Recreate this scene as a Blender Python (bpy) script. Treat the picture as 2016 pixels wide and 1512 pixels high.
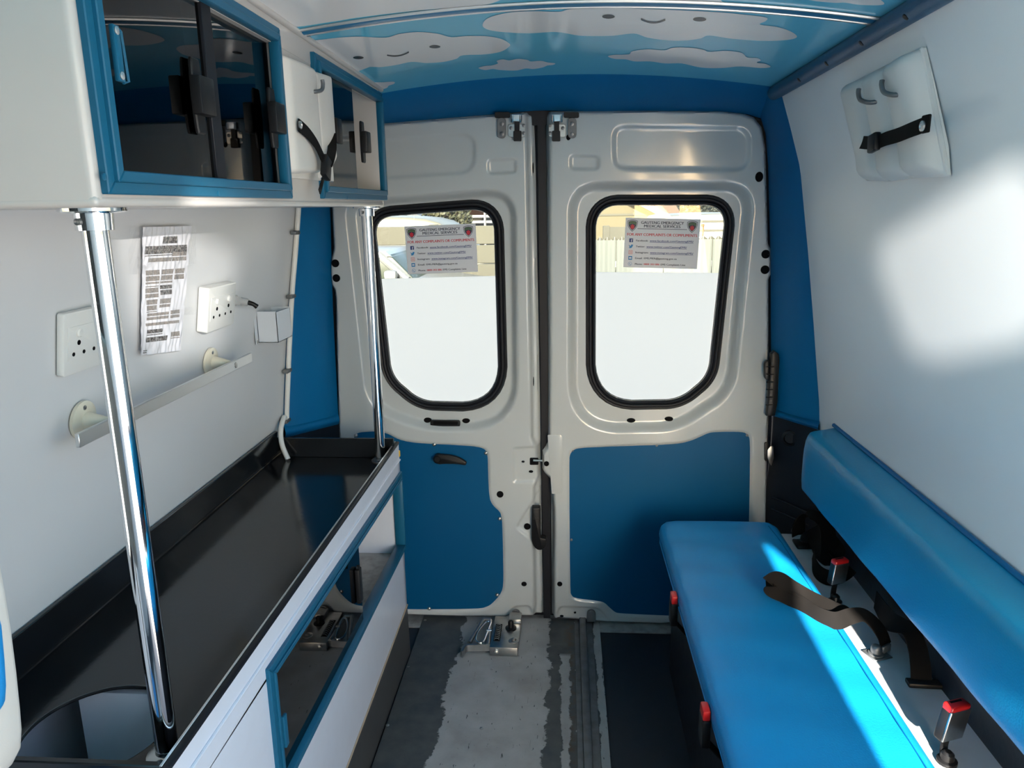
import bpy, bmesh, random
import numpy as np
from math import *
from mathutils import Vector, Matrix

for o in list(bpy.data.objects):
    bpy.data.objects.remove(o)
random.seed(7); rng = np.random.default_rng(7)
scene = bpy.context.scene
col = scene.collection

# ------------------------------------------------------------------ camera
FPX = 1480.0
PITCH, YAW, ROLL = radians(13.2826), radians(4.14716), radians(0.860913)
CAM = np.array([0.09, 0.0, 1.58])
_fw = np.array([-sin(YAW)*cos(PITCH), cos(YAW)*cos(PITCH), -sin(PITCH)])
_r0 = np.array([cos(YAW), sin(YAW), 0.0]); _d0 = np.cross(_fw, _r0)
_rt = cos(ROLL)*_r0 + sin(ROLL)*_d0
_dn = -sin(ROLL)*_r0 + cos(ROLL)*_d0
cd = bpy.data.cameras.new('camera'); cam = bpy.data.objects.new('camera', cd); col.objects.link(cam)
cd.sensor_width = 36.0; cd.sensor_fit = 'HORIZONTAL'; cd.lens = 36.0*FPX/2016.0
cd.clip_start = 0.02; cd.clip_end = 400
cam.matrix_world = Matrix(((_rt[0], -_dn[0], -_fw[0], CAM[0]), (_rt[1], -_dn[1], -_fw[1], CAM[1]),
                           (_rt[2], -_dn[2], -_fw[2], CAM[2]), (0, 0, 0, 1)))
scene.camera = cam

def P(px, py, **k):
    """photo pixel -> point on the axis plane x=, y= or z="""
    v = _fw + _rt*(px-1008)/FPX + _dn*(py-756)/FPX
    (a, c), = k.items(); i = 'xyz'.index(a)
    t = (c-CAM[i])/v[i]
    return Vector(CAM + v*t)

# ------------------------------------------------------------------ light
SUN_ELEV, SUN_DX = radians(23.0), 0.018
w = bpy.data.worlds.new('sky_world'); scene.world = w; w.use_nodes = True
nt = w.node_tree; nt.nodes.clear()
sky = nt.nodes.new('ShaderNodeTexSky'); sky.sky_type = 'NISHITA'; sky.sun_disc = False
sky.sun_elevation = SUN_ELEV; sky.sun_rotation = radians(180); sky.air_density = 1.0; sky.dust_density = 2.0; sky.ozone_density = 0.6
bg = nt.nodes.new('ShaderNodeBackground'); bg.inputs[1].default_value = 0.60
hs = nt.nodes.new('ShaderNodeHueSaturation'); hs.inputs['Saturation'].default_value = 0.95
wo = nt.nodes.new('ShaderNodeOutputWorld')
nt.links.new(sky.outputs[0], hs.inputs['Color']); nt.links.new(hs.outputs[0], bg.inputs[0]); nt.links.new(bg.outputs[0], wo.inputs[0])
sd = bpy.data.lights.new('sun', 'SUN'); sd.energy = 20.0; sd.angle = radians(0.53); sd.color = (1.0, 0.93, 0.82)
sun = bpy.data.objects.new('sun', sd); col.objects.link(sun)
_sv = Vector((SUN_DX, 1.0, -tan(SUN_ELEV))).normalized()
sun.rotation_euler = _sv.to_track_quat('-Z', 'Y').to_euler(); sun.location = (0, -6, 6)

scene.view_settings.view_transform = 'Standard'; scene.view_settings.look = 'None'
scene.view_settings.gamma = 1.0; scene.view_settings.use_curve_mapping = False
scene.view_settings.exposure = 0.80
scene.cycles.max_bounces = 14; scene.cycles.diffuse_bounces = 8; scene.cycles.glossy_bounces = 6
scene.cycles.transparent_max_bounces = 12; scene.cycles.transmission_bounces = 8
scene.cycles.sample_clamp_indirect = 6.0; scene.cycles.caustics_refractive = False; scene.cycles.caustics_reflective = False

# ------------------------------------------------------------------ materials
MATS = {}
def mat(name, c, rough=0.5, metal=0.0, spec=0.5, coat=0.0, bump=None, var=None, rvar=0.0):
    """bump=(scale,strength[,detail]) noise relief; var=(scale,amount,colour) noise tint"""
    m = bpy.data.materials.new(name); m.use_nodes = True; MATS[name] = m
    n = m.node_tree.nodes; l = m.node_tree.links; b = n['Principled BSDF']
    b.inputs['Base Color'].default_value = (*c, 1); b.inputs['Roughness'].default_value = rough
    b.inputs['Metallic'].default_value = metal; b.inputs['Specular IOR Level'].default_value = spec
    b.inputs['Coat Weight'].default_value = coat; b.inputs['Coat Roughness'].default_value = 0.08
    g = n.new('ShaderNodeNewGeometry')
    if var:
        t = n.new('ShaderNodeTexNoise'); t.inputs['Scale'].default_value = var[0]; t.inputs['Detail'].default_value = 6
        l.new(g.outputs['Position'], t.inputs['Vector'])
        r = n.new('ShaderNodeMapRange'); r.inputs[1].default_value = 0.42; r.inputs[2].default_value = 0.75; r.inputs[4].default_value = var[1]
        l.new(t.outputs['Fac'], r.inputs[0])
        x = n.new('ShaderNodeMix'); x.data_type = 'RGBA'; x.inputs[6].default_value = (*c, 1); x.inputs[7].default_value = (*var[2], 1)
        l.new(r.outputs[0], x.inputs[0]); l.new(x.outputs[2], b.inputs['Base Color'])
    if bump:
        t = n.new('ShaderNodeTexNoise'); t.inputs['Scale'].default_value = bump[0]; t.inputs['Detail'].default_value = bump[2] if len(bump) > 2 else 3
        l.new(g.outputs['Position'], t.inputs['Vector'])
        u = n.new('ShaderNodeBump'); u.inputs['Strength'].default_value = bump[1]; u.inputs['Distance'].default_value = 0.004
        l.new(t.outputs['Fac'], u.inputs['Height']); l.new(u.outputs[0], b.inputs['Normal'])
    if rvar:
        t = n.new('ShaderNodeTexNoise'); t.inputs['Scale'].default_value = 9; t.inputs['Detail'].default_value = 5
        l.new(g.outputs['Position'], t.inputs['Vector'])
        r = n.new('ShaderNodeMapRange'); r.inputs[3].default_value = max(0, rough-rvar); r.inputs[4].default_value = rough+rvar
        l.new(t.outputs['Fac'], r.inputs[0]); l.new(r.outputs[0], b.inputs['Roughness'])
    return m

mat('door_paint', (0.49, 0.52, 0.525), 0.20, coat=0.5, bump=(900, 0.02), var=(3, 0.10, (0.41, 0.43, 0.43)))
mat('wall_white', (0.63, 0.64, 0.65), 0.30, bump=(5, 0.06), var=(6, 0.10, (0.55, 0.56, 0.57)))
mat('wall_grp', (0.82, 0.84, 0.85), 0.33, bump=(4, 0.10), var=(2.5, 0.10, (0.60, 0.62, 0.64)))
mat('cabinet_white', (0.50, 0.470, 0.440), 0.28, coat=0.3, bump=(6, 0.05), var=(14, 0.12, (0.42, 0.39, 0.36)))
mat('laminate_white', (0.66, 0.69, 0.76), 0.30, var=(30, 0.10, (0.5, 0.5, 0.52)))
mat('vinyl_blue', (0.0012, 0.115, 0.290), 0.42, spec=0.16, bump=(420, 0.22, 5), var=(5, 0.25, (0.002, 0.13, 0.31)))
mat('seat_blue', (0.005, 0.225, 0.520), 0.36, spec=0.28, bump=(260, 0.14, 8), var=(4, 0.3, (0.008, 0.25, 0.54)))
mat('panel_blue', (0.0015, 0.080, 0.200), 0.36, spec=0.22, bump=(700, 0.06), var=(6, 0.2, (0.002, 0.09, 0.21)))
mat('frame_blue', (0.010, 0.105, 0.190), 0.38, spec=0.25, bump=(500, 0.04))
mat('roll_vinyl', (0.020, 0.085, 0.165), 0.38, spec=0.3, bump=(420, 0.15, 5))
mat('black_top', (0.008, 0.0095, 0.0115), 0.13, bump=(70, 0.03, 4), rvar=0.04)
mat('rubber', (0.008, 0.009, 0.013), 0.5, spec=0.3)
mat('black_plastic', (0.009, 0.009, 0.010), 0.42, spec=0.28, bump=(600, 0.05))
mat('black_liner', (0.010, 0.013, 0.020), 0.35, bump=(30, 0.25, 4))
mat('webbing', (0.0085, 0.0075, 0.0070), 0.75, spec=0.10, bump=(900, 0.15))
mat('bolster_blue', (0.006, 0.235, 0.440), 0.34, spec=0.35, bump=(240, 0.16, 8), var=(4, 0.3, (0.010, 0.26, 0.46)))
mat('chrome', (0.80, 0.80, 0.80), 0.07, metal=1.0, bump=(60, 0.01))
mat('steel', (0.46, 0.46, 0.45), 0.30, metal=1.0, bump=(300, 0.03), var=(40, 0.5, (0.30, 0.28, 0.26)))
mat('dull_steel', (0.20, 0.21, 0.22), 0.45, metal=0.7, var=(25, 0.6, (0.10, 0.09, 0.08)))
mat('grey_bracket', (0.16, 0.165, 0.17), 0.5, metal=0.3)
mat('alloy', (0.66, 0.66, 0.65), 0.34, metal=0.9, bump=(500, 0.02))
mat('alloy_dirty', (0.42, 0.41, 0.39), 0.5, metal=0.3, var=(30, 0.7, (0.17, 0.15, 0.13)))
mat('kick_grey', (0.055, 0.057, 0.060), 0.42, var=(12, 0.5, (0.085, 0.083, 0.08)))
mat('floor_vinyl', (0.012, 0.017, 0.026), 0.50, bump=(200, 0.08), var=(40, 0.3, (0.02, 0.025, 0.035)))
mat('pad_cream', (0.66, 0.63, 0.58), 0.40, bump=(240, 0.06), var=(9, 0.25, (0.5, 0.45, 0.39)))
mat('pad_white', (0.66, 0.67, 0.65), 0.38, bump=(240, 0.05), var=(9, 0.2, (0.53, 0.50, 0.45)))
mat('plastic_white', (0.74, 0.74, 0.71), 0.30)
mat('plastic_cream', (0.70, 0.65, 0.52), 0.38)
mat('plastic_beige', (0.55, 0.53, 0.49), 0.45, bump=(800, 0.04))
mat('seat_insert', (0.006, 0.20, 0.50), 0.5, bump=(500, 0.15))
mat('steel_white', (0.64, 0.67, 0.71), 0.40)
mat('base_paint', (0.52, 0.53, 0.55), 0.38, bump=(60, 0.03), var=(9, 0.5, (0.36, 0.34, 0.32)))
mat('hole_black', (0.004, 0.004, 0.005), 0.8, spec=0.1)
mat('red_plastic', (0.50, 0.012, 0.012), 0.32)
mat('yellow_plastic', (0.75, 0.42, 0.02), 0.4)
mat('ceiling_blue', (0.15, 0.57, 0.78), 0.12, bump=(7, 0.03))
mat('cloud_print', (0.86, 0.86, 0.85), 0.12)
mat('print_dark', (0.018, 0.018, 0.020), 0.2)
mat('strip_blue', (0.010, 0.14, 0.28), 0.3)
mat('sticker_white', (0.62, 0.64, 0.68), 0.45)
mat('ink_navy', (0.012, 0.014, 0.045), 0.5)
mat('ink_red', (0.50, 0.012, 0.03), 0.5)
mat('ink_link', (0.02, 0.035, 0.18), 0.5)
mat('ink_blue', (0.02, 0.20, 0.45), 0.5)
mat('ink_fb', (0.015, 0.04, 0.18), 0.5)
mat('ink_pink', (0.62, 0.16, 0.14), 0.5)
mat('ink_green', (0.10, 0.20, 0.06), 0.5)
mat('paper', (0.70, 0.70, 0.74), 0.14, coat=0.5)
mat('paper_grey', (0.30, 0.27, 0.25), 0.14, coat=0.5, var=(260, 0.8, (0.10, 0.09, 0.08)))
mat('paper_dark', (0.06, 0.055, 0.055), 0.14, coat=0.5, var=(200, 0.8, (0.45, 0.42, 0.40)))
mat('raw_edge', (0.42, 0.33, 0.23), 0.8)
mat('socket_grey', (0.45, 0.46, 0.46), 0.4)
# outdoors
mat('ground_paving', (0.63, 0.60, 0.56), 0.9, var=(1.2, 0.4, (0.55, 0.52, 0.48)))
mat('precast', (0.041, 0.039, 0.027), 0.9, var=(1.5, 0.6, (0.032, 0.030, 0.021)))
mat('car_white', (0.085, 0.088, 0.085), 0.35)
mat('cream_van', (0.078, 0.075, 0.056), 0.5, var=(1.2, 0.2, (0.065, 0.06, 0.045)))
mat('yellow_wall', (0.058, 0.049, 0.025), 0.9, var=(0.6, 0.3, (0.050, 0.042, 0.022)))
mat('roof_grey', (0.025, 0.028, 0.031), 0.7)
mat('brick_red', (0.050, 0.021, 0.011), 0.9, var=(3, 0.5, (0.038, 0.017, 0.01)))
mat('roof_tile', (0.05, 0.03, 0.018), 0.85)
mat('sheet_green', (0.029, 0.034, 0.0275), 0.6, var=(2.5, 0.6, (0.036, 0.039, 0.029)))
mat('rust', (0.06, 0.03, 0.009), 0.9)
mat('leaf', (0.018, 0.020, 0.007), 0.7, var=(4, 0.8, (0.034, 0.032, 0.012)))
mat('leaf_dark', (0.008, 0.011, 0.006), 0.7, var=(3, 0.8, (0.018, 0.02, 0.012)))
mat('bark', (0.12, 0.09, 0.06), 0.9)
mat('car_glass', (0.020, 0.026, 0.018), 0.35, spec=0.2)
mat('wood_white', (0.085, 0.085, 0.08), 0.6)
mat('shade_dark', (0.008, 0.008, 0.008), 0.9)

def special(name):
    m = bpy.data.materials.new(name); m.use_nodes = True; MATS[name] = m
    n = m.node_tree.nodes; n.clear(); return m, n, m.node_tree.links, n.new('ShaderNodeOutputMaterial')
# thin clear glass
m, n, l, out = special('clear_glass')
tr = n.new('ShaderNodeBsdfTransparent'); tr.inputs[0].default_value = (0.93, 0.95, 0.93, 1)
gl = n.new('ShaderNodeBsdfGlossy'); gl.inputs['Roughness'].default_value = 0.02
fr = n.new('ShaderNodeFresnel'); fr.inputs[0].default_value = 1.45
mx = n.new('ShaderNodeMixShader'); l.new(fr.outputs[0], mx.inputs[0]); l.new(tr.outputs[0], mx.inputs[1]); l.new(gl.outputs[0], mx.inputs[2]); l.new(mx.outputs[0], out.inputs[0])
# smoked acrylic
m, n, l, out = special('smoked')
tr = n.new('ShaderNodeBsdfTransparent'); tr.inputs[0].default_value = (0.10, 0.12, 0.15, 1)
gl = n.new('ShaderNodeBsdfGlossy'); gl.inputs['Roughness'].default_value = 0.015; gl.inputs[0].default_value = (0.95, 0.95, 0.95, 1)
fr = n.new('ShaderNodeFresnel'); fr.inputs[0].default_value = 1.55
mx = n.new('ShaderNodeMixShader'); l.new(fr.outputs[0], mx.inputs[0]); l.new(tr.outputs[0], mx.inputs[1]); l.new(gl.outputs[0], mx.inputs[2]); l.new(mx.outputs[0], out.inputs[0])
# frosted privacy film
m, n, l, out = special('frosted_film')
ts = n.new('ShaderNodeBsdfTranslucent'); ts.inputs[0].default_value = (1.0, 0.93, 0.88, 1)
df = n.new('ShaderNodeBsdfDiffuse'); df.inputs[0].default_value = (0.6, 0.6, 0.6, 1)
mx = n.new('ShaderNodeMixShader'); mx.inputs[0].default_value = 0.03; l.new(ts.outputs[0], mx.inputs[1]); l.new(df.outputs[0], mx.inputs[2]); l.new(mx.outputs[0], out.inputs[0])
# worn steel stretcher plate: peeled grey paint over dark metal
m = mat('worn_plate', (0.1, 0.1, 0.1), 0.45)
n = m.node_tree.nodes; l = m.node_tree.links; b = n['Principled BSDF']
g = n.new('ShaderNodeNewGeometry'); sp = n.new('ShaderNodeSeparateXYZ'); l.new(g.outputs['Position'], sp.inputs[0])
def noise(scale, det=6, vec=None, rough=0.6):
    t = n.new('ShaderNodeTexNoise'); t.inputs['Scale'].default_value = scale; t.inputs['Detail'].default_value = det; t.inputs['Roughness'].default_value = rough
    l.new(vec or g.outputs['Position'], t.inputs['Vector']); return t.outputs['Fac']
def ma(op, a, c=None):
    t = n.new('ShaderNodeMath'); t.operation = op
    for i, v in enumerate((a, c)):
        if v is None: continue
        if isinstance(v, (int, float)): t.inputs[i].default_value = v
        else: l.new(v, t.inputs[i])
    return t.outputs[0]
def step(v, a, c):
    t = n.new('ShaderNodeMapRange'); t.inputs[1].default_value = a; t.inputs[2].default_value = c; l.new(v, t.inputs[0]); return t.outputs[0]
def mixc(f, a, c):
    t = n.new('ShaderNodeMix'); t.data_type = 'RGBA'; l.new(f, t.inputs[0])
    for i, v in ((6, a), (7, c)):
        if isinstance(v, tuple): t.inputs[i].default_value = (*v, 1)
        else: l.new(v, t.inputs[i])
    return t.outputs[2]
edge = ma('ADD', ma('MULTIPLY', ma('SUBTRACT', noise(5, 3), 0.5), 0.12), ma('MULTIPLY', ma('SUBTRACT', noise(45, 8, rough=0.7), 0.5), 0.05))
dist = ma('ADD', ma('ABSOLUTE', ma('ADD', sp.outputs[0], 0.135)), edge)
paint = step(dist, 0.172, 0.168)
d2 = ma('ADD', ma('ABSOLUTE', ma('SUBTRACT', sp.outputs[0], 0.213)), ma('MULTIPLY', edge, 0.5))
paint = ma('MAXIMUM', paint, step(d2, 0.014, 0.012))
d3 = ma('ADD', ma('ABSOLUTE', ma('SUBTRACT', sp.outputs[0], 0.093)), ma('MULTIPLY', edge, 0.6))
paint = ma('MAXIMUM', paint, ma('MULTIPLY', step(d3, 0.016, 0.013), step(sp.outputs[1], 2.42, 2.40)))
mp = n.new('ShaderNodeMapping'); mp.inputs['Scale'].default_value = (90, 22, 1); l.new(g.outputs['Position'], mp.inputs[0])
mp2 = n.new('ShaderNodeMapping'); mp2.inputs['Scale'].default_value = (160, 7, 1); mp2.inputs['Rotation'].default_value = (0, 0, 0.12); l.new(g.outputs['Position'], mp2.inputs[0])
chips = ma('MAXIMUM', step(noise(1.0, 3, mp.outputs[0]), 0.675, 0.69), ma('MULTIPLY', step(noise(1.0, 4, mp2.outputs[0]), 0.675, 0.70), 0.75))
paint = ma('MULTIPLY', paint, ma('SUBTRACT', 1.0, chips))
metal = mixc(step(noise(14, 8), 0.35, 0.7), (0.058, 0.068, 0.075), (0.115, 0.115, 0.112))
rustm = ma('MULTIPLY', step(ma('ABSOLUTE', ma('SUBTRACT', sp.outputs[0], 0.11)), 0.03, 0.0), step(noise(35, 8), 0.45, 0.6))
metal = mixc(rustm, metal, (0.10, 0.07, 0.045))
pc = mixc(step(noise(7, 8), 0.35, 0.75), (0.45, 0.445, 0.44), (0.30, 0.285, 0.275))
l.new(mixc(paint, metal, pc), b.inputs['Base Color'])
bp = n.new('ShaderNodeBump'); bp.inputs['Strength'].default_value = 0.5; bp.inputs['Distance'].default_value = 0.003; l.new(paint, bp.inputs['Height']); l.new(bp.outputs[0], b.inputs['Normal'])
b.inputs['Metallic'].default_value = 0.15

# ------------------------------------------------------------------ builders
WL = {}
def tag(o, label=None, cat=None, group=None, kind=None):
    if label: o['label'] = label
    if cat: o['category'] = cat
    if group: o['group'] = group
    if kind: o['kind'] = kind
    return o
def root(name, loc, label=None, cat=None, group=None, kind=None):
    o = bpy.data.objects.new(name, None); col.objects.link(o); o.location = loc; o.empty_display_size = 0.05
    WL[o.name] = Vector(loc); return tag(o, label, cat, group, kind)

class MB:
    def __init__(s): s.v = []; s.f = []
    def add(s, v, f):
        k = len(s.v); s.v += [tuple(p) for p in v]; s.f += [tuple(i+k for i in q) for q in f]; return s
    def bm(s, b):
        b.verts.index_update(); s.add([tuple(v.co) for v in b.verts], [[v.index for v in f.verts] for f in b.faces]); b.free(); return s
    def box(s, lo, hi, bev=0.0, seg=2, rot=None, piv=None):
        b = bmesh.new(); bmesh.ops.create_cube(b, size=1.0)
        lo, hi = Vector(lo), Vector(hi); c = (lo+hi)/2; d = hi-lo
        for v in b.verts: v.co = Vector((v.co.x*d.x, v.co.y*d.y, v.co.z*d.z))
        if bev: bmesh.ops.bevel(b, geom=list(b.edges), offset=min(bev, 0.49*min(d)), segments=seg, affect='EDGES', profile=0.5)
        for v in b.verts:
            p = v.co.copy()
            if rot is not None: p = rot @ p
            v.co = p + c
        return s.bm(b)
    def prism(s, pts, d, bev=0.0, seg=2):
        """extrude a closed 3D outline by vector d"""
        b = bmesh.new(); vs = [b.verts.new(p) for p in pts]; f = b.faces.new(vs)
        r = bmesh.ops.extrude_face_region(b, geom=[f]); nv = [g for g in r['geom'] if isinstance(g, bmesh.types.BMVert)]
        bmesh.ops.translate(b, verts=nv, vec=Vector(d)); bmesh.ops.recalc_face_normals(b, faces=list(b.faces))
        if bev:
            caps = [q for q in b.faces if len(q.verts) == len(pts)]
            eds = set(e for q in caps for e in q.edges)
            bmesh.ops.bevel(b, geom=list(eds), offset=bev, segments=seg, affect='EDGES', profile=0.5)
        return s.bm(b)
    def ring(s, outer, inner, d):
        n = len(outer); d = Vector(d); v = [Vector(p) for p in outer]+[Vector(p) for p in inner]
        v += [p+d for p in v]; f = []
        for i in range(n):
            j = (i+1) % n
            f += [(i, j, n+j, n+i), (2*n+i, 3*n+i, 3*n+j, 2*n+j), (i, 2*n+i, 2*n+j, j), (n+i, n+j, 3*n+j, 3*n+i)]
        return s.add(v, f)
    def tube(s, path, r, n=12, caps=True, closed=False):
        path = [Vector(p) for p in path]; m = len(path); rr = r if isinstance(r, (list, tuple)) else [r]*m
        v = []; f = []; up = None
        for i, p in enumerate(path):
            a = path[(i+1) % m] if (closed or i < m-1) else p
            c = path[i-1] if (closed or i > 0) else p
            t = (a-c).normalized()
            if up is None: up = t.orthogonal().normalized()
            up = (up - t*up.dot(t)).normalized(); w = t.cross(up)
            v += [p + (up*cos(2*pi*k/n)+w*sin(2*pi*k/n))*rr[i] for k in range(n)]
        for i in range(m if closed else m-1):
            a = i*n; c = ((i+1) % m)*n
            f += [(a+k, a+(k+1) % n, c+(k+1) % n, c+k) for k in range(n)]
        if caps and not closed: f += [tuple(range(n))[::-1], tuple(range((m-1)*n, m*n))]
        return s.add(v, f)
    def lathe(s, c, ax, prof, n=24):
        """prof: (radius, height along ax) pairs, closed by end fans"""
        c = Vector(c); ax = Vector(ax).normalized(); u = ax.orthogonal().normalized(); w = ax.cross(u); v = []; f = []
        for r, h in prof: v += [c+ax*h+(u*cos(2*pi*k/n)+w*sin(2*pi*k/n))*r for k in range(n)]
        for i in range(len(prof)-1):
            f += [(i*n+k, i*n+(k+1) % n, (i+1)*n+(k+1) % n, (i+1)*n+k) for k in range(n)]
        f += [tuple(range(n))[::-1], tuple(range((len(prof)-1)*n, len(prof)*n))]
        return s.add(v, f)
    def ribbon(s, path, wid, width, t=0.0015, sub=6):
        """strap: path points, width direction per point, catmull-rom smoothed"""
        p = [Vector(q) for q in path]; wd = [Vector(q).normalized() for q in wid]
        def cr(a, i, u):
            g = lambda k: a[min(max(k, 0), len(a)-1)]
            p0, p1, p2, p3 = g(i-1), g(i), g(i+1), g(i+2)
            return 0.5*((2*p1)+(p2-p0)*u+(2*p0-5*p1+4*p2-p3)*u*u+(3*p1-p0-3*p2+p3)*u**3)
        q = []; ww = []
        for i in range(len(p)-1):
            for k in range(sub): q.append(cr(p, i, k/sub)); ww.append(cr(wd, i, k/sub).normalized())
        q.append(p[-1]); ww.append(wd[-1]); v = []; f = []
        for i in range(len(q)):
            tn = (q[min(i+1, len(q)-1)]-q[max(i-1, 0)]).normalized()
            a = (ww[i]-tn*ww[i].dot(tn)).normalized(); nn = tn.cross(a)
            v += [q[i]+a*width/2+nn*t/2, q[i]-a*width/2+nn*t/2, q[i]-a*width/2-nn*t/2, q[i]+a*width/2-nn*t/2]
        for i in range(len(q)-1):
            a = 4*i; f += [(a+k, a+(k+1) % 4, a+4+(k+1) % 4, a+4+k) for k in range(4)]
        m = 4*(len(q)-1); f += [(3, 2, 1, 0), (m, m+1, m+2, m+3)]
        return s.add(v, f)
    def grid(s, fn, nu, nv):
        v = [fn(i/nu, j/nv) for j in range(nv+1) for i in range(nu+1)]
        f = [(j*(nu+1)+i, j*(nu+1)+i+1, (j+1)*(nu+1)+i+1, (j+1)*(nu+1)+i) for j in range(nv) for i in range(nu)]
        return s.add(v, f)
    def obj(s, name, m, parent=None, label=None, cat=None, group=None, kind=None, sharp=38, base=None, keep=False):
        if parent is not None: o0 = WL[parent.name]
        elif base is not None: o0 = Vector(base)
        else:
            a = np.array(s.v); o0 = Vector(((a[:, 0].min()+a[:, 0].max())/2, (a[:, 1].min()+a[:, 1].max())/2, a[:, 2].min()))
        me = bpy.data.meshes.new(name)
        me.from_pydata([tuple(Vector(p)-o0) for p in s.v], [], s.f)
        for mm in (m if isinstance(m, (list, tuple)) else [m]): me.materials.append(MATS[mm])
        me.polygons.foreach_set('use_smooth', [True]*len(me.polygons)); me.set_sharp_from_angle(angle=radians(sharp)); me.update()
        o = bpy.data.objects.new(name, me); col.objects.link(o)
        if parent is not None: o.parent = parent
        else: o.location = o0
        WL[o.name] = o0
        return tag(o, label, cat, group, kind)

def spline(p, closed=False, sub=6):
    n = len(p); g = (lambda k: p[k % n]) if closed else (lambda k: p[min(max(k, 0), n-1)]); o = []
    for i in range(n if closed else n-1):
        p0, p1, p2, p3 = g(i-1), g(i), g(i+1), g(i+2)
        for k in range(sub):
            t = k/sub; o.append(0.5*((2*p1)+(p2-p0)*t+(2*p0-5*p1+4*p2-p3)*t*t+(3*p1-p0-3*p2+p3)*t**3))
    return o if closed else o+[p[-1]]
def copy_tree(o, parent=None):
    c = o.copy(); col.objects.link(c); c.parent = parent
    for ch in [x for x in bpy.data.objects if x.parent == o and x is not c]:
        copy_tree(ch, c)
    return c
def round_poly(pts, n=8):
    """(x,y,r) corners -> polygon with rounded corners"""
    out = []; m = len(pts)
    for i in range(m):
        p = np.array(pts[i][:2], float); r = pts[i][2]
        if r <= 0: out.append(p); continue
        a = np.array(pts[i-1][:2], float)-p; c = np.array(pts[(i+1) % m][:2], float)-p
        la, lc = np.linalg.norm(a), np.linalg.norm(c); ra = min(r, la*0.49); rc = min(r, lc*0.49)
        p0 = p+a/la*ra; p1 = p+c/lc*rc
        for k in range(n+1):
            t = k/n; out.append((1-t)**2*p0+2*t*(1-t)*(p*0.85+(p0+p1)*0.075)+t*t*p1)
    return np.array(out)
def smooth(t):
    t = np.clip(t, 0, 1); return t*t*(3-2*t)
def sdf(poly, X, Z):
    d = np.full(X.shape, 1e9); ins = np.zeros(X.shape, bool); n = len(poly)
    for i in range(n):
        a = poly[i]; c = poly[(i+1) % n]; e = c-a; L = e@e
        if L < 1e-14: continue
        t = np.clip(((X-a[0])*e[0]+(Z-a[1])*e[1])/L, 0, 1)
        d = np.minimum(d, np.hypot(X-a[0]-t*e[0], Z-a[1]-t*e[1]))
        cond = (a[1] > Z) != (c[1] > Z)
        with np.errstate(divide='ignore', invalid='ignore'):
            xi = a[0]+(Z-a[1])*e[0]/(e[1] if e[1] != 0 else 1e-12)
        ins ^= cond & (X < xi)
    return np.where(ins, -d, d)
def offset_poly(poly, d):
    """grow polygon outward by d (vertex normals)"""
    p = np.asarray(poly); n = len(p); area = 0.5*np.sum(p[:, 0]*np.roll(p[:, 1], -1)-np.roll(p[:, 0], -1)*p[:, 1])
    t = np.roll(p, -1, 0)-np.roll(p, 1, 0); t /= np.linalg.norm(t, axis=1)[:, None]+1e-12
    nn = np.stack([t[:, 1], -t[:, 0]], 1)*(1 if area > 0 else -1)
    return p+nn*d
# ================================================================== setting
def LW(z): return float(np.interp(z, [0, .77, 1.0, 1.265, 1.585, 1.95], [-.93, -.90, -.873, -.839, -.786, -.70]))
def RW(z): return float(np.interp(z, [0, .6, .93, 1.2, 1.42, 1.68, 1.80, 1.905, 1.95], [.965, .955, .93, .893, .86, .815, .776, .739, .72]))
def CZ(x, y): return 1.976-.125*(x-.08)**2+.015*(2.5-y)
YB, YF = 2.5, -0.9           # rear and front ends of the lining
YD = 2.635                   # plane the doors are measured in

# ground and van floor
MB().box((-60, -60, -0.75), (60, 90, -0.65)).obj('ground', 'ground_paving', kind='structure')
MB().box((-1.0, YF, -.06), (1.0, 2.66, 0.0)).obj('floor', 'floor_vinyl', kind='structure')

# left wall: white laminate lining with tumblehome, outer skin behind
def wallL(u, v):
    z = 0.0+1.95*v; return (LW(z)+.004*sin(3*u+4*v), YF+(2.47-YF)*u, z)
WY, WZ0, WZ1 = .86, .86, 1.92      # unseen side window, added to let daylight onto the right wall
def sub(fn, u0, u1, v0, v1): return lambda u, v: fn(u0+(u1-u0)*u, v0+(v1-v0)*v)
uw, ua = (WY-YF)/(2.47-YF), .10/(2.47-YF)
wlm = MB().grid(sub(wallL, uw, 1, 0, 1), 20, 40); wlm.grid(sub(wallL, 0, uw, 0, WZ0/1.95), 10, 20); wlm.grid(sub(wallL, 0, uw, WZ1/1.95, 1), 10, 8)
wl = wlm.obj('wall_left', 'wall_white', kind='structure', base=(0, 0, 0))
MB().box((-1.02, WY, -.06), (-.98, 2.72, 2.06)).box((-1.02, YF, -.06), (-.98, WY, WZ0)).box((-1.02, YF, WZ1), (-.98, WY, 2.06)).obj('body_panel', 'black_liner', wl)
w1 = MB().ring([(-.99, YF, WZ0), (-.99, WY, WZ0), (-.99, WY, WZ1), (-.99, YF, WZ1)], [(-.99, YF+.04, WZ0+.04), (-.99, WY-.04, WZ0+.04), (-.99, WY-.04, WZ1-.04), (-.99, YF+.04, WZ1-.04)], (.03, 0, 0)).obj('added_window', 'rubber', kind='structure')
MB().box((-.982, YF+.03, WZ0+.03), (-.978, WY-.03, WZ1-.03)).obj('window_pane', 'clear_glass', w1)
def wallR(u, v):
    z = .62+1.30*v; y = 1.0+1.46*u
    return (RW(z)+.006*sin(5*u)*sin(3.0*v), y, z)
wr = MB().grid(wallR, 30, 40).obj('wall_right', 'wall_grp', kind='structure', base=(0, 0, 0))
MB().box((.98, 1.0, -.06), (1.02, 2.72, 2.06)).obj('body_panel', 'black_liner', wr)
MB().grid(lambda u, v: (.962, 1.0+1.5*u, .9*v), 10, 6).obj('lower_liner', 'black_liner', wr)
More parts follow.
